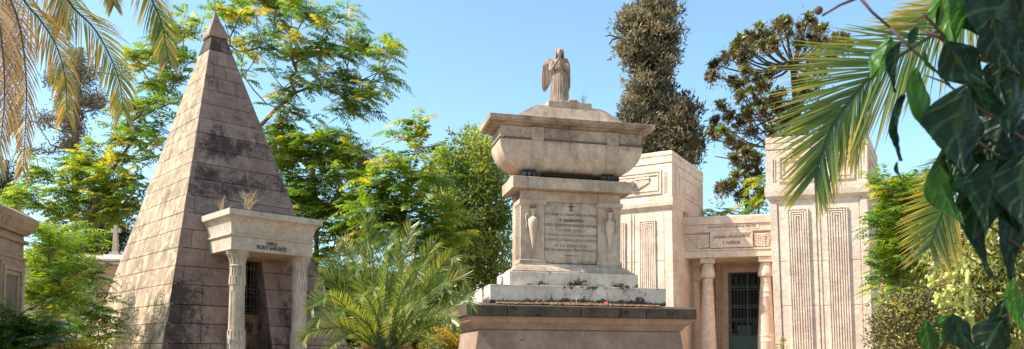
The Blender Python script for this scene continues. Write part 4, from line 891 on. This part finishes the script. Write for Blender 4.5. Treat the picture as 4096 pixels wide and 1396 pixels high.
# monkey puzzle tree
ar=thing('araucaria_tree','umbrella-crowned conifer with long bare branches ending in dark tufts','tree',P(3180,1400,32)); ar.location.z=0
am_=M(); hub=P(3172,262,32); am_.tube([V((hub.x+.1,32,0)),P(3192,800,32),P(3192,500,32),hub,hub+V((0,0,.25))],[.26,.2,.16,.12,.03],9)
tuf=[(2860,305),(2870,260),(2905,230),(2940,205),(2960,170),(3000,150),(3040,120),(3070,145),(3110,110),(3140,90),(3150,130),(3200,120),(3230,80),(3260,110),(3290,130),(3240,160),(3290,180),(3330,165),(3370,160),(3350,200),(3000,200),(3050,190),(3100,180),(2980,240),(3020,160),(3200,180),(3320,220),(3380,190),(3250,230),(3280,280),(3230,300),(2990,290),(3040,310),(2940,330),(3080,290)]
low=[(2960,345),(2970,390),(3010,370),(2890,430),(2930,470),(2870,490),(2900,520),(2860,530),(2960,500),(2990,440),(3050,350),(3080,400),(3060,460),(3120,380),(3110,440),(3030,420),(3010,530),(3090,520),(3140,500),(3170,450),(3220,380),(3260,350),(3200,340),(3280,430),(3240,480),(3300,500),(3200,530),(3150,560),(3240,560),(2930,555),(3330,460),(3080,570),(3000,470),(2960,590),(2990,600)]
sp_=[(2940,640),(2980,620),(3020,640),(2990,680),(2950,710),(3030,700),(2910,745),(3000,740),(2970,790),(3040,780),(3020,820),(2890,760)]
TL=[]
def abr(hubp,x,y,dy,r0_=.055,sagk=-.12):
    Y=32+dy; p=P(x,y,Y); d=p-hubp; pts=[hubp+d*t+V((0,0,sagk*d.length*math.sin(math.pi*t))) for t in (0,.3,.6,.85,1)]
    am_.tube(pts,[r0_,r0_*.8,r0_*.6,r0_*.5,r0_*.4],5,cap=False); TL.append((p,(pts[-1]-pts[-2]).normalized()))
for x,y in tuf: abr(hub+V((0,0,rnd.uniform(-.25,.25))),x,y,rnd.uniform(-1.6,1.6),.065)
for i,(x,y) in enumerate(low):
    h=P(3186,rnd.choice([400,470,560,600]),32); abr(h,x,y,rnd.uniform(-1.5,1.5),.055,-.12)
h2=P(2990,850,30); am_.tube([V((h2.x,30,0)),h2,P(2985,700,30),P(2975,610,30)],[.12,.1,.08,.04],6)
for x,y in sp_: abr(P(2985,min(850,y+30),30),x,y,rnd.uniform(-2.3,-1.7),.03,-.1)
for pts in ([(2990,600),(2960,620),(2920,635),(2860,625)],[(2960,620),(2930,650),(2915,660)],[(2860,530),(2870,560),(2900,570),(2960,570)],[(2895,580),(2930,600),(2990,595)]): am_.tube([P(x,y,31) for x,y in pts],[.05,.04,.03,.02],5)
am_.build('trunk',m_barkd,ar,smooth=True)
lv=LV()
pts=[];dirs=[];ts=[]
for p,d in TL:
    g_=rnd.uniform(.15,.85)
    for k in range(10):     # short finger shoots in each tuft
        dd=nz(np.array(list(d))*.5+rng.normal(size=3)*.8+UP*.35); c=np.array(list(p)); Lf=rnd.uniform(.2,.38)
        nl=44; t=rng.random(nl); pos=c+dd*(t*Lf)[:,None]; rad=nz(np.cross(dd,rng.normal(size=(nl,3)))); ld_=nz(rad*.8+dd*.7)
        lv.add(pos,ld_,nz(np.cross(ld_,dd)),rng.uniform(.13,.22,nl),np.full(nl,.055),np.clip(g_*.55+t*.45+rng.normal(size=nl)*.1,0,1))
    nl=120; pos=np.array(list(p))+rng.normal(size=(nl,3))*np.array([.19,.19,.16])+UP*-.08; ld_=nz(rng.normal(size=(nl,3))-UP*.9); lv.add(pos,ld_,nz(np.cross(ld_,rdir(nl))),rng.uniform(.12,.24,nl),np.full(nl,.04),rng.uniform(0,.5,nl))
lv.build('crown',m_ara,ar)
leafy_h('tree_of_heaven','bright fern-leaved sapling crown showing above the entablature between the pylons','tree',bl_(28.5,.5,(3040,740,25,25,5),(3055,790,20,30,5),(3000,800,25,20,3),(3010,840,30,15,4),(2900,850,60,12,5),(2790,840,20,12,3),(3060,700,15,20,2)),
  [(3040,1390,28.5),(3035,1000,28.5),(3035,820,28.5)],r0_=.04,L=.75,tb=(.35,.85),per=6,scale=.8)
# right side
leafy_h('tree_of_heaven','bright green tree of heaven filling the gap right of the right pylon','tree',bl_(19,1.2,(3540,720,30,30,6),(3600,740,60,40,12),(3680,740,50,40,10),(3560,830,60,50,14),(3660,820,80,60,18),(3560,930,60,60,14),(3650,930,80,60,16),(3560,1040,60,60,14),(3660,1040,80,60,14),(3570,1140,60,60,10),(3740,900,60,60,8),(3750,800,50,60,8)),
  [(3560,1390,19),(3580,1150,19),(3610,900,19)],r0_=.05,L=.66,pairs=10,ll=.14,lw=.048,tb=(.2,.85),per=6,yel=.03,scale=.8)
leafy('broadleaf_tree','dull green tree standing deep behind the bright tree right of the right pylon','tree',bl_(27,1.5,(3560,800,40,40,14),(3640,800,60,50,24),(3740,860,70,60,34),(3560,900,50,60,24),(3650,950,70,60,34),(3780,980,60,70,30),(3560,1040,50,60,26),(3660,1100,80,60,36),(3780,1120,60,60,24),(3860,930,60,60,24)),
  [(3660,1390,27),(3660,1200,27),(3670,950,27)],kind='clump',r0_=.12,per=70,size=.55,lsz=(.17,.07),mat=m_oak,tb=(.0,.7),bark=m_barkd)
leafy('privet_tree','large olive-leaved tree with glossy drooping leaves behind the ivy','tree',bl_(17,1.5,(4020,870,60,50,50),(3960,960,70,60,60),(4060,980,60,60,60),(3860,1040,60,50,34),(3950,1090,80,60,70),(4050,1110,60,60,60),(3850,1160,80,60,50),(3960,1210,90,60,70),(4060,1240,60,60,50),(3800,1250,60,50,30),(3900,1310,90,50,50),(4040,1330,60,50,40),(4080,820,30,60,30),(3750,1000,40,60,14)),
  [(3950,1390,17),(3950,1200,17),(3960,1000,17)],kind='clump',r0_=.10,per=44,size=.42,lsz=(.13,.048),mat=m_priv,tb=(0,1),bark=m_barkd,zb=-.8)
leafy('garden_shrub','brownish olive shrub with small yellow leaves at the foot of the right pylon','shrub',bl_(15,.8,(3570,1290,50,50,40),(3640,1240,60,50,40),(3600,1370,80,40,50),(3700,1330,70,50,44),(3700,1200,50,40,20),(3760,1380,60,30,24)),
  [(3640,1390,15),(3640,1340,15)],kind='clump',r0_=.04,per=60,size=.34,lsz=(.07,.035),mat=leafmat('olive_shrub_leaf',[(.025,.028,.012),(.07,.06,.025),(.14,.13,.035),(.36,.30,.06)],.25,.5),tb=(0,1))
leafy('garden_shrub','dark leafy shrub at the foot of the trees between the pyramid and the palm','shrub',bl_(21.3,.8,(1330,1200,60,60,34),(1400,1150,80,60,44),(1330,1310,60,70,40),(1450,1280,80,70,44),(1540,1180,80,60,36),(1680,1180,80,60,40),(1640,1300,90,70,40),(1740,1250,60,60,30),(1700,1370,80,30,24)),
  [(1480,1390,21.3),(1480,1300,21.3)],kind='clump',r0_=.05,per=70,size=.5,lsz=(.12,.055),mat=m_oak,tb=(0,.55),bark=m_barkd)
leafy('golden_bush','small golden-yellow bush beside the brown plinth','bush',bl_(19,.5,(1790,1350,45,30,40),(1760,1385,50,20,30),(1830,1370,30,30,26),(1730,1390,30,20,12)),
  [(1790,1396,19),(1790,1370,19)],kind='clump',r0_=.03,per=70,size=.24,lsz=(.06,.035),mat=m_yel,tb=(0,.75))
leafy('croton_bush','low yellow and red leaved bush at the bottom left among the ferny saplings','bush',bl_(9.5,.3,(280,1404,60,14,20),(320,1398,60,12,18),(240,1408,40,10,8)),
  [(290,1410,9.5),(290,1396,9.5)],kind='clump',r0_=.02,per=50,size=.09,lsz=(.04,.026),mat=m_yel,tb=(0,1))
# saplings left
leafy_s('ferny_sapling','tall young sapling with bright tiered ferny leaves in front of the mausoleum corner','sapling',bl_(12.5,.25,(200,930,10,8,3),(198,985,14,10,3),(235,1000,16,10,3),(196,1045,18,10,3),(215,1100,20,10,4),(185,1165,24,14,4),(240,1185,24,20,4),(225,1245,34,20,5),(150,1290,44,20,5)),
  [(205,1390,12.5),(200,1200,12.5),(197,1050,12.5),(200,930,12.5)],r0_=.025,L=.68,pairs=14,ll=.115,lw=.024,droop=.22,tb=(.35,.8),per=7,yel=0,elev=(-.05,.75))
leafy_s('ferny_sapling','bushy young sapling leaning toward the lit side of the pyramid','sapling',bl_(16.3,.5,(300,950,50,25,6),(340,1000,50,25,6),(280,1020,50,30,6),(330,1080,50,30,5),(350,1150,60,40,6),(300,1160,50,40,6),(380,1230,50,40,6),(330,1280,70,40,8),(420,1330,40,30,4),(360,1370,60,30,7)),
  [(300,1390,16.3),(305,1200,16.3),(310,1060,16.3),(305,960,16.3)],r0_=.035,L=.78,pairs=12,ll=.14,lw=.032,droop=.3,tb=(.25,.8),per=7,yel=0,scale=.8)
leafy_s('ferny_sapling','upright sapling furthest back, seen through the tall bright one, nearest the brick wall','sapling',bl_(17.6,.4,(215,960,24,14,3),(225,1020,30,20,4),(215,1080,34,20,4),(230,1140,34,20,4),(240,1200,40,20,4)),
  [(225,1390,17.6),(225,1200,17.6),(222,1000,17.6)],r0_=.03,L=.8,pairs=14,ll=.14,lw=.045,droop=.15,tb=(.05,.4),per=5,yel=0,elev=(.1,1.0))
leafy_s('ferny_sapling','dark shaded cluster of ferny saplings at the lower left corner','sapling',bl_(10,.4,(30,1260,40,30,6),(90,1290,50,30,7),(40,1350,50,30,8),(130,1340,60,30,8),(200,1330,50,30,6),(90,1390,80,20,8)),
  [(80,1400,10),(80,1350,10)],r0_=.02,L=.5,pairs=13,ll=.085,lw=.026,droop=.3,tb=(.0,.35),per=8,yel=0,scale=.5)
# ================================================================ PALMS
def crom(pts,n):
    p=[pts[0]]+pts+[pts[-1]]; out=[]
    for i in range(n):
        t=i/(n-1)*(len(pts)-1); k=min(int(t),len(pts)-2); u=t-k; a,b,c,d=p[k],p[k+1],p[k+2],p[k+3]
        out.append(((b*2)+(c-a)*u+(a*2-b*5+c*4-d)*u*u+(b*3-a-c*3+d)*u*u*u)*.5)
    return out
def frond(root,pts,ll,n=60,lw=.022,nrm=(0,-1,.25),t0=.3,tv=.12,grav=.35,ang=.6,mat=None,t_start=.15,asym=(1,1),tipt=None,rr=.018,vee=.2,endt=.55,angt=.25):
    C_=crom([V(p) for p in pts],n); m=M(); m.tube(C_,[rr*(1-.85*i/(n-1)) for i in range(n)],5); 
    nv=V(nrm).normalized(); N3=3; vs=[];
    for i in range(int(n*t_start),n):
        t=i/(n-1); tan=(C_[min(i+1,n-1)]-C_[max(i-1,0)]).normalized(); sd=tan.cross(nv); sd=sd.normalized() if sd.length>1e-3 else V((1,0,0)); nn=sd.cross(tan).normalized()
        prof=min(1,.45+2.2*(t-t_start))*(1-endt*max(0,t-.5)/.5)
        for k,s_ in enumerate((-1,1)):
            L=ll*prof*asym[k]*rnd.uniform(.88,1.08); a=ang+rnd.uniform(-.1,.1)+angt*t
            dv=(sd*s_*(1-a*.45)+tan*a+nn*(vee+rnd.uniform(-.12,.12))).normalized(); p=C_[i]; wv=tan.cross(dv).cross(dv); wv=(tan-dv*tan.dot(dv)).normalized()*.75+nn*.35*rnd.uniform(-1,1); wv=(wv-dv*wv.dot(dv)).normalized()
            base=t0+rnd.gauss(0,tv); st=[]
            for j,(f_,w_) in enumerate(((0,.5),(.3,1),(.65,.85),(1,.12))):
                q_=p+dv*(L*f_)+V((0,0,-grav*L*f_*f_)); st.append((q_+wv*lw*w_*.5,q_-wv*lw*w_*.5,min(1,max(0,base+(f_*(tipt or 0))))))
            b0=len(m.v)
            for a_,b_,tt in st: m.tint=tt; m.v+= [tuple(a_),tuple(b_)]; m.t+=[tt,tt]; m.st+=[0,0]
            for j in range(3): m.f.append((b0+2*j,b0+2*j+1,b0+2*j+3,b0+2*j+2))
    return m.build('frond',mat or m_palm,root)
def palm(name,label,crown,base,rt=.22):
    r=thing(name,label,'palm',(base[0],base[1],0)); m=M(); c=V(crown); b=V((base[0],base[1],0)); pts=[b.lerp(c,k/14) for k in range(15)]
    m.tube(pts,[rt*(1.15 if k==0 else 1)*(1+.06*(k%2)) for k in range(15)],12); m.build('trunk',m_bark,r); return r
Y=8.
cL=P(-330,-420,8.0); lp=palm('date_palm','palm with long yellow and brown hanging fronds entering at the top left',cL,(cL.x,cL.y),.22)
def PL(l,Y0,dY=0): return [P(x,y,Y0+dY*i) for i,(x,y) in enumerate(l)]
FL=[([(-330,-420),(-150,-400),(20,-160),(96,0),(165,85),(228,190),(262,320),(266,450)],8.0,.42,.62,.13,.45,None),
 ([(-330,-420),(-50,-460),(180,-200),(271,0),(375,112),(440,225),(480,335),(492,440)],7.7,.44,.52,.15,.35,None),
 ([(-330,-420),(100,-520),(430,-300),(560,-110),(608,0),(645,90),(665,190),(672,235)],7.8,.36,.45,.2,.3,None),
 ([(-330,-420),(-200,-330),(-60,-120),(40,0),(85,140),(105,330),(102,500),(92,680)],7.6,.30,.5,.2,.5,'d'),
 ([(-330,-420),(-250,-300),(-120,-100),(-20,40),(12,220),(18,380),(8,520),(-5,640)],7.3,.33,.45,.2,.5,'d'),
 ([(-330,-420),(-150,-440),(60,-260),(180,-120),(235,-20),(250,50),(252,100)],8.4,.36,.5,.15,.6,'d'),
 ([(-330,-420),(-220,-330),(-80,-140),(0,0),(50,140),(62,260),(62,420),(55,520)],8.3,.30,.6,.15,.55,'d'),
 ([(-330,-420),(0,-500),(300,-330),(400,-140),(440,-40),(455,20)],8.6,.30,.5,.2,.3,None),
 ([(-330,-420),(-200,-300),(-90,-120),(-30,60),(-25,260),(-40,480)],8.0,.36,.5,.15,.5,'d')]
for pts,Y0,ll,t0,tv,gr,mt in FL: frond(lp,PL(pts,Y0),ll,n=105,lw=.0125,t0=t0,tv=tv,grav=gr,ang=.75,mat=m_palmd if mt else m_palm,t_start=.2,tipt=.22,nrm=(.25,-1,.1))
cR=P(4560,-420,4.8); rp=palm('date_palm','palm with huge stiff fronds reaching in from the right behind the ivy',cR,(cR.x,cR.y),.2)
frond(rp,PL([(4560,-420),(4200,-330),(3950,-60),(3800,90),(3620,210),(3500,288),(3410,390),(3335,494),(3285,615),(3258,705)],4.3),.64,n=175,lw=.0120,t0=.16,tv=.12,grav=.04,ang=.62,t_start=.22,tipt=.5,nrm=(0,-1,.05),asym=(.95,1),rr=.016,vee=.05,endt=.62,angt=.5)
frond(rp,PL([(4560,-420),(4450,-100),(4200,200),(4020,480),(3900,660),(3800,800),(3750,900),(3722,985)],4.5),.46,n=105,lw=.0125,t0=.22,tv=.12,grav=.05,ang=.62,t_start=.3,tipt=.5,nrm=(0,-1,.0),rr=.014,vee=.05)
frond(rp,PL([(4560,-420),(4300,-380),(4050,-230),(3900,-110),(3760,20),(3640,120)],4.7),.5,n=120,lw=.012,t0=.45,tv=.12,grav=.05,ang=.6,t_start=.2,tipt=.3,nrm=(0,-1,.0))
frond(rp,PL([(4560,-420),(4500,-50),(4400,260),(4250,430),(4080,480),(3900,430)],4.9),.42,n=100,lw=.012,t0=.5,tv=.12,grav=.05,ang=.6,t_start=.2,tipt=.3,nrm=(0,-1,.0))
# young palm in the centre
cb=P(1545,1485,13.4); cp_=thing('young_palm','young feather palm fanning out between the pyramid and the monument','palm',(cb.x,cb.y,0))
m=M(); m.tube([V((cb.x,cb.y,0)),V((cb.x,cb.y,.5)),V((cb.x,cb.y,1.15)),V((cb.x,cb.y,cb.z))],[.28,.30,.26,.14],12); m.build('trunk',m_bark,cp_)
cf=[((1500,1150),(1470,880),0,.34),((1440,1150),(1378,965),.3,.3),((1600,1130),(1640,915),.2,.3),((1640,1160),(1735,985),-.2,.32),((1690,1180),(1800,1030),-.4,.32),((1690,1230),(1840,1110),-.3,.34),((1700,1300),(1866,1200),-.6,.34),((1400,1220),(1305,1110),-.2,.32),((1380,1260),(1262,1210),-.5,.32),((1400,1320),(1240,1330),-.8,.32),((1590,1220),(1660,1080),-1.1,.33),((1540,1200),(1560,1010),-.6,.33),((1480,1220),(1430,1070),-1.0,.32),((1640,1290),(1790,1260),-1.2,.32),((1560,1290),(1640,1210),-1.6,.30),((1480,1310),(1380,1240),-1.5,.32),((1520,1130),(1560,930),.7,.30),((1600,1180),(1700,1090),.5,.3),((1440,1330),(1330,1380),-1.4,.3),((1640,1340),(1740,1400),-1.4,.3),((1530,1280),(1500,1150),-1.7,.3),((1460,1180),(1340,1040),.1,.32),((1560,1160),(1600,970),-.3,.32),((1660,1230),(1770,1130),-.7,.32),((1420,1270),(1310,1180),-1.1,.32),((1500,1250),(1450,1180),-1.9,.3),((1600,1280),(1680,1200),-1.9,.3),((1490,1190),(1470,960),-.4,.33),((1560,1330),(1560,1260),-1.9,.28),((1440,1350),(1290,1270),-1.2,.3),((1680,1330),(1810,1290),-1.0,.3)]
for (mx_,my_),(tx,ty),dy,ll in cf:
    a=V((cb.x,cb.y,cb.z)); b=P(mx_,my_,13.4+dy*.6); c=P(tx,ty,13.4+dy*1.3); c2=c+V(((c-b).x*.12,dy*.15,-.12))
    frond(cp_,[a,a.lerp(b,.5)+V((0,0,.10)),b,b.lerp(c,.55)+V((0,0,.05)),c,c2],ll*1.22,n=76,lw=.0125,t0=.36+rnd.uniform(-.1,.12),tv=.12,grav=.10,ang=.78,t_start=.22,nrm=(rnd.uniform(-.5,.5),-1,rnd.uniform(.1,.9)),vee=.3,rr=.014,tipt=.12)
for (mx_,my_),(tx,ty) in (((1470,1390),(1400,1430)),((1620,1390),(1690,1440))):
    a=V((cb.x,cb.y,cb.z-.15)); b=P(mx_,my_,12.9); c=P(tx,ty,12.6)
    frond(cp_,[a,a.lerp(b,.5)+V((0,0,.08)),b,c],.26,n=50,lw=.012,t0=.2,tv=.25,grav=.4,ang=.8,mat=m_palmd,t_start=.25)
# ================================================================ IVY in the foreground
m_ivy,n,o=newmat('ivy_leaf'); tc=nd(n,'ShaderNodeTexCoord').outputs['Object']
nb=noise(n,tc,30,4,.6); r=nd(n,'ShaderNodeValToRGB'); e=r.color_ramp.elements; e[0].color=(.004,.012,.008,1); e[1].color=(.06,.17,.012,1); e.new(.5).color=(.009,.030,.012,1)
n.links.new(math_(n,'ADD',attr(n,'tint'),math_(n,'MULTIPLY',math_(n,'SUBTRACT',nb,.5),.3)),r.inputs[0])
vc=mixc(n,math_(n,'MULTIPLY',attr(n,'stain'),.30),r.outputs[0],(.08,.14,.05))
b=nd(n,'ShaderNodeBsdfPrincipled'); bpv=nd(n,'ShaderNodeBump'); bpv.inputs['Strength'].default_value=.5; bpv.inputs['Distance'].default_value=.002; n.links.new(math_(n,'ADD',noise(n,tc,90,3,.6),math_(n,'MULTIPLY',attr(n,'stain'),1.5)),bpv.inputs['Height']); n.links.new(bpv.outputs[0],b.inputs['Normal'])
b.inputs['Roughness'].default_value=.40; b.inputs['Specular IOR Level'].default_value=.2; n.links.new(vc,b.inputs['Base Color'])
t=nd(n,'ShaderNodeBsdfTranslucent'); n.links.new(mixc(n,1.0,vc,(1.3,1.6,.5),'MULTIPLY'),t.inputs[0]); mx=nd(n,'ShaderNodeMixShader'); mx.inputs[0].default_value=.3
n.links.new(b.outputs[0],mx.inputs[1]); n.links.new(t.outputs[0],mx.inputs[2]); n.links.new(mx.outputs[0],o.inputs[0])
m_stem=plain('ivy_stem',(.07,.04,.03),.8); m_bud=plain('ivy_bud',(.42,.45,.10),.6,var=.3)
iv=thing('ivy_branch','dark glossy blurred ivy branch hanging close by at the right edge','ivy',(P(4250,1400,1.1).x,1.1,0))
st=M(); IV=lambda l,Y=1.05:[P(x,y,Y) for x,y in l]
st.tube([V((iv.location.x,1.1,0))]+IV([(4350,1300),(4300,700),(4200,330),(4096,285),(3980,250),(3860,218),(3760,150),(3700,125)],1.1),[.02,.016,.012,.007,.005,.0042,.0036,.003,.002],8)
for l in ([(4300,700),(4100,560),(3900,420),(3780,330),(3700,300)],[(4300,900),(4100,700),(3900,560),(3800,520)],[(4320,1100),(4100,1000),(3950,900),(3900,740)],[(4340,1250),(4100,1200),(3980,1290),(3900,1340)],[(3780,150),(3700,60),(3640,90)],[(3560,110),(3640,190),(3720,260),(3800,340)],[(3440,-10),(3490,50),(3560,110)],[(3430,-8),(3360,20),(3290,62)],[(4200,-100),(3800,-60),(3440,-10)]): st.tube(IV(l),[.0022,.0019,.0016,.0014,.0011][:len(l)],6)
st.tube(IV([(3275,38),(3272,44)],1.05),[.004,.006],8); st.ball(P(3274,42,1.05),.006,6)
st.build('stem',m_stem,iv,smooth=True)
def ivleaf(cx,cy,Lp,ang,wr=.75,yaw=0,tint=.3,Y=1.05,fold=.25,curl=.2):
    L=Lp*Y/3100; a=math.radians(ang); dx=V((math.cos(a),0,math.sin(a))); 
    nrm=V((math.sin(math.radians(yaw)),-math.cos(math.radians(yaw)),.25)).normalized(); sd=dx.cross(nrm).normalized(); nn=sd.cross(dx).normalized()
    c=P(cx,cy,Y); b=c-dx*L*.5; m=M(); n_=20; k_=12; top=[];
    lb=[.0,.46,.78,.96,1.0,.90,.74,.58,.42,.27,.13,.0]; cj=rnd.uniform(0,6)
    def lbf(t):
        x=t*11; i=min(10,int(x)); u=x-i; u=u*u*(3-2*u)*.5+u*.5; return lb[i]*(1-u)+lb[i+1]*u
    lob=[lbf(i/n_) for i in range(n_+1)]
    for i in range(n_+1):
        t=i/n_; w_=L*wr*.5*lob[i]+.0001; row=[]
        for j in range(-k_//2,k_//2+1):
            s_=j/(k_/2); off=fold*abs(s_)*w_-curl*L*(t-.4)**2+.022*L*math.sin(9*t+3*s_+cj)+.012*L*math.sin(3*abs(s_)*4+14*t)
            row.append(b+dx*(L*t-.10*L*abs(s_)*max(0,1-t*5))+sd*(w_*s_)-nn*off*1.0+nn*0)
        top.append(row)
    vs=[p for r_ in top for p in r_]; W_=k_+1; th=nn*-.0004
    fs=[(i*W_+j,i*W_+j+1,(i+1)*W_+j+1,(i+1)*W_+j) for i in range(n_) for j in range(k_)]
    m.tint=tint; m.add(vs,fs); m.st=[1.0 if (ii%W_)==k_//2 else (.6 if ((ii//W_)-abs(ii%W_-k_//2))%5==0 else 0) for ii in range(len(vs))]
    return m.build('leaf',m_ivy,iv,smooth=True)
leaves=[(3840,535,340,-95,.85,10,.15),(3865,275,240,-50,.8,-15,.12),(3985,90,290,-120,.95,10,.1),(3690,430,280,-80,.62,30,.75),(3800,80,260,-85,.6,-20,.8),(3757,85,150,-95,.4,55,.2),(3570,280,200,-100,.5,40,.2),(3520,250,190,-115,.6,-30,.75),(3588,520,260,-97,.42,50,.15),(3592,685,70,-80,.5,30,.3),(4045,430,310,-100,.7,10,.2),(3785,790,260,-70,.6,10,.65),(3908,910,420,-86,.36,20,.15),(4050,960,360,-100,.45,20,.2),(3880,700,300,-60,.8,0,.4),(4000,700,320,-90,.8,15,.1),(4080,200,260,-70,.8,10,.05),(4060,20,240,-100,.8,0,.05),(4075,1240,220,-80,.45,10,.8),(3860,1350,190,-60,.7,10,.2),(3960,1370,200,-120,.8,0,.15),(3790,1340,150,-130,.5,20,.6),(4000,1300,180,-100,.5,10,.3),(3990,560,260,-110,.7,-10,.1),(4060,600,300,-80,.8,0,.1),(3940,420,220,-60,.6,0,.3),(3930,-20,260,-95,.8,0,.2),(4090,780,300,-95,.8,0,.1),(3960,800,280,-100,.7,0,.25),(3650,160,100,-110,.5,30,.4),(3715,250,90,-70,.5,30,.7),(4080,330,200,-60,.7,0,.1),(3850,60,200,-60,.6,-10,.2),(3760,1290,90,-150,.5,20,.7),(3720,1370,160,-80,.5,0,.6),(4090,60,260,-90,.9,0,.05),(4010,200,240,-70,.8,0,.08),(4000,330,200,-90,.7,0,.1),(4030,800,300,-80,.7,0,.1),(3830,650,200,-110,.5,0,.5)]
for i,l in enumerate(leaves):
    ivleaf(*l,Y=1.0+.012*(i%9),fold=rnd.uniform(.15,.4),curl=rnd.uniform(.1,.4))
fs=M()
def sprig(pts,r,Yd=1.12): fs.tube([P(x,y,Yd) for x,y in pts],[r*(1-.4*i/len(pts)) for i in range(len(pts))],6)
sprig([(3900,1380),(3890,1290),(3865,1230),(3868,1140),(3872,1080)],.0036); sprig([(3875,1235),(3820,1215),(3765,1205)],.003); sprig([(3868,1150),(3830,1160),(3790,1160)],.003); sprig([(3868,1220),(3885,1215),(3885,1200),(3875,1205)],.0025); sprig([(3900,1330),(3850,1340),(3800,1330)],.003); sprig([(3890,1300),(3930,1280),(3910,1340)],.0035); sprig([(4000,1420),(3930,1400),(3900,1380)],.004)
for cx_2,cy_2,r_ in ((3735,1125,28),(3755,1200,30),(3795,1160,22),(3790,1100,8),(3822,1098,7),(3850,1290,26),(3800,1320,20),(3880,1255,18),(3820,1270,18)):
    for k in range(16):
        a=rnd.uniform(0,6.28); rr=r_*rnd.uniform(.3,1); p=P(cx_2+rr*math.cos(a),cy_2+rr*math.sin(a),1.12+rnd.uniform(-.01,.01)); fs.tube([P(cx_2,cy_2,1.12),p],[.0012,.0009],4,cap=False); fs.ball(p,.0022,4)
fs.build('flower_sprig',m_bud,iv,smooth=True)
# ================================================================ small plants and bits
def drytuft(name,label,c,n,h,sp,mat,cat='weed',fork=0,w=.006):
    m=M()
    for k in range(n):
        a=rnd.uniform(0,6.28); r_=rnd.uniform(.2,1)*sp; hh=h*rnd.uniform(.5,1); p0=c+V((rnd.uniform(-1,1)*sp*.3,rnd.uniform(-1,1)*.08,0)); p1=p0+V((math.cos(a)*r_*.5,math.sin(a)*r_*.3,hh*.6)); p2=p0+V((math.cos(a)*r_,math.sin(a)*r_*.5,hh))
        m.tube([p0,p1,p2],[w,w*.8,w*.4],4,cap=False)
        for f_ in range(fork):
            t=rnd.uniform(.3,.95); q_=p0.lerp(p2,t); m.tube([q_,q_+V((rnd.uniform(-1,1)*.14,rnd.uniform(-1,1)*.1,rnd.uniform(.0,.16)))],[w*.6,w*.3],3,cap=False)
    o=m.build(name,mat,loc=c); return tag(o,label,cat,'dry weeds sprouting on the stonework')
m_dry=plain('dry_straw',(.55,.38,.20),.8,var=.3); m_dryd=plain('dark_twig',(.12,.09,.07),.8)
z4=4.70
drytuft('dry_weed','tangled orange dry weed growing on the portico roof',pf(1.62,-.35,z4),12,.48,.28,m_dry,fork=6,w=.0045)
drytuft('dry_weed','thin pale grass tuft near the left end of the portico roof',pf(1.20,.0,z4),14,.36,.2,m_dry,fork=1,w=.003)
drytuft('dry_weed','dark dry sprig beside the angel statue',mf(3.02,1.5,SZ),5,.30,.07,m_dryd,fork=4,w=.004)
drytuft('dry_weed','single pale sprig growing from the moss on the monument ledge',mf(2.45,.25,2.68),2,.22,.03,m_dry,fork=3,w=.005)
drytuft('dry_weed','small pale straw weed at the foot of the lit pyramid side',pf(-.3,1.2,1.2),60,.75,.6,m_dry,fork=1,w=.005)
m=M(); c=mf(3.15,.22,2.70)
m.tube([c+V((-.16,0,-.01)),c+V((-.05,0,.02)),c],[.006,.006,.006],5); st0=m.build('flower_stem',plain('yellow_green_stem',(.3,.28,.08),.8),thing('cut_flower','single red flower lying on the monument ledge','flower',c))
m=M()
for k in range(14): m.ball(c+V((rnd.uniform(-.035,.035),rnd.uniform(-.03,.03),rnd.uniform(.0,.06))),.026,4)
m.build('petals',plain('red_petals',(.62,.04,.03),.6,var=.3),st0.parent)
leafy('weed_sprig','small yellow-green weed at the foot of the right pylon','weed',bl_(22.8,.05,(3130,1385,10,10,6),(3135,1365,6,8,4)),[(3130,1405,22.8),(3130,1396,22.8)],kind='clump',r0_=.01,per=12,size=.10,lsz=(.07,.03),mat=m_yel,tb=(0,.6),tw=.004)
# distant woods closing the horizon
lv=LV(); n=26000
x=rng.uniform(-60,60,n); hgt=3.2+1.1*np.sin(x*.45)+.9*np.sin(x*1.3+1)+.5*np.sin(x*3.1); zc=rng.random(n)**.8*hgt; y=rng.uniform(46,52,n)
d=rdir(n); lv.add(np.stack([x,y,zc],1),d,nz(np.cross(d,rdir(n))),rng.uniform(.4,.9,n),rng.uniform(.2,.4,n),rng.uniform(0,.8,n))
o=lv.build('distant_trees',m_oak); tag(o,'dark green far tree line closing the gaps near the horizon','trees',kind='stuff')
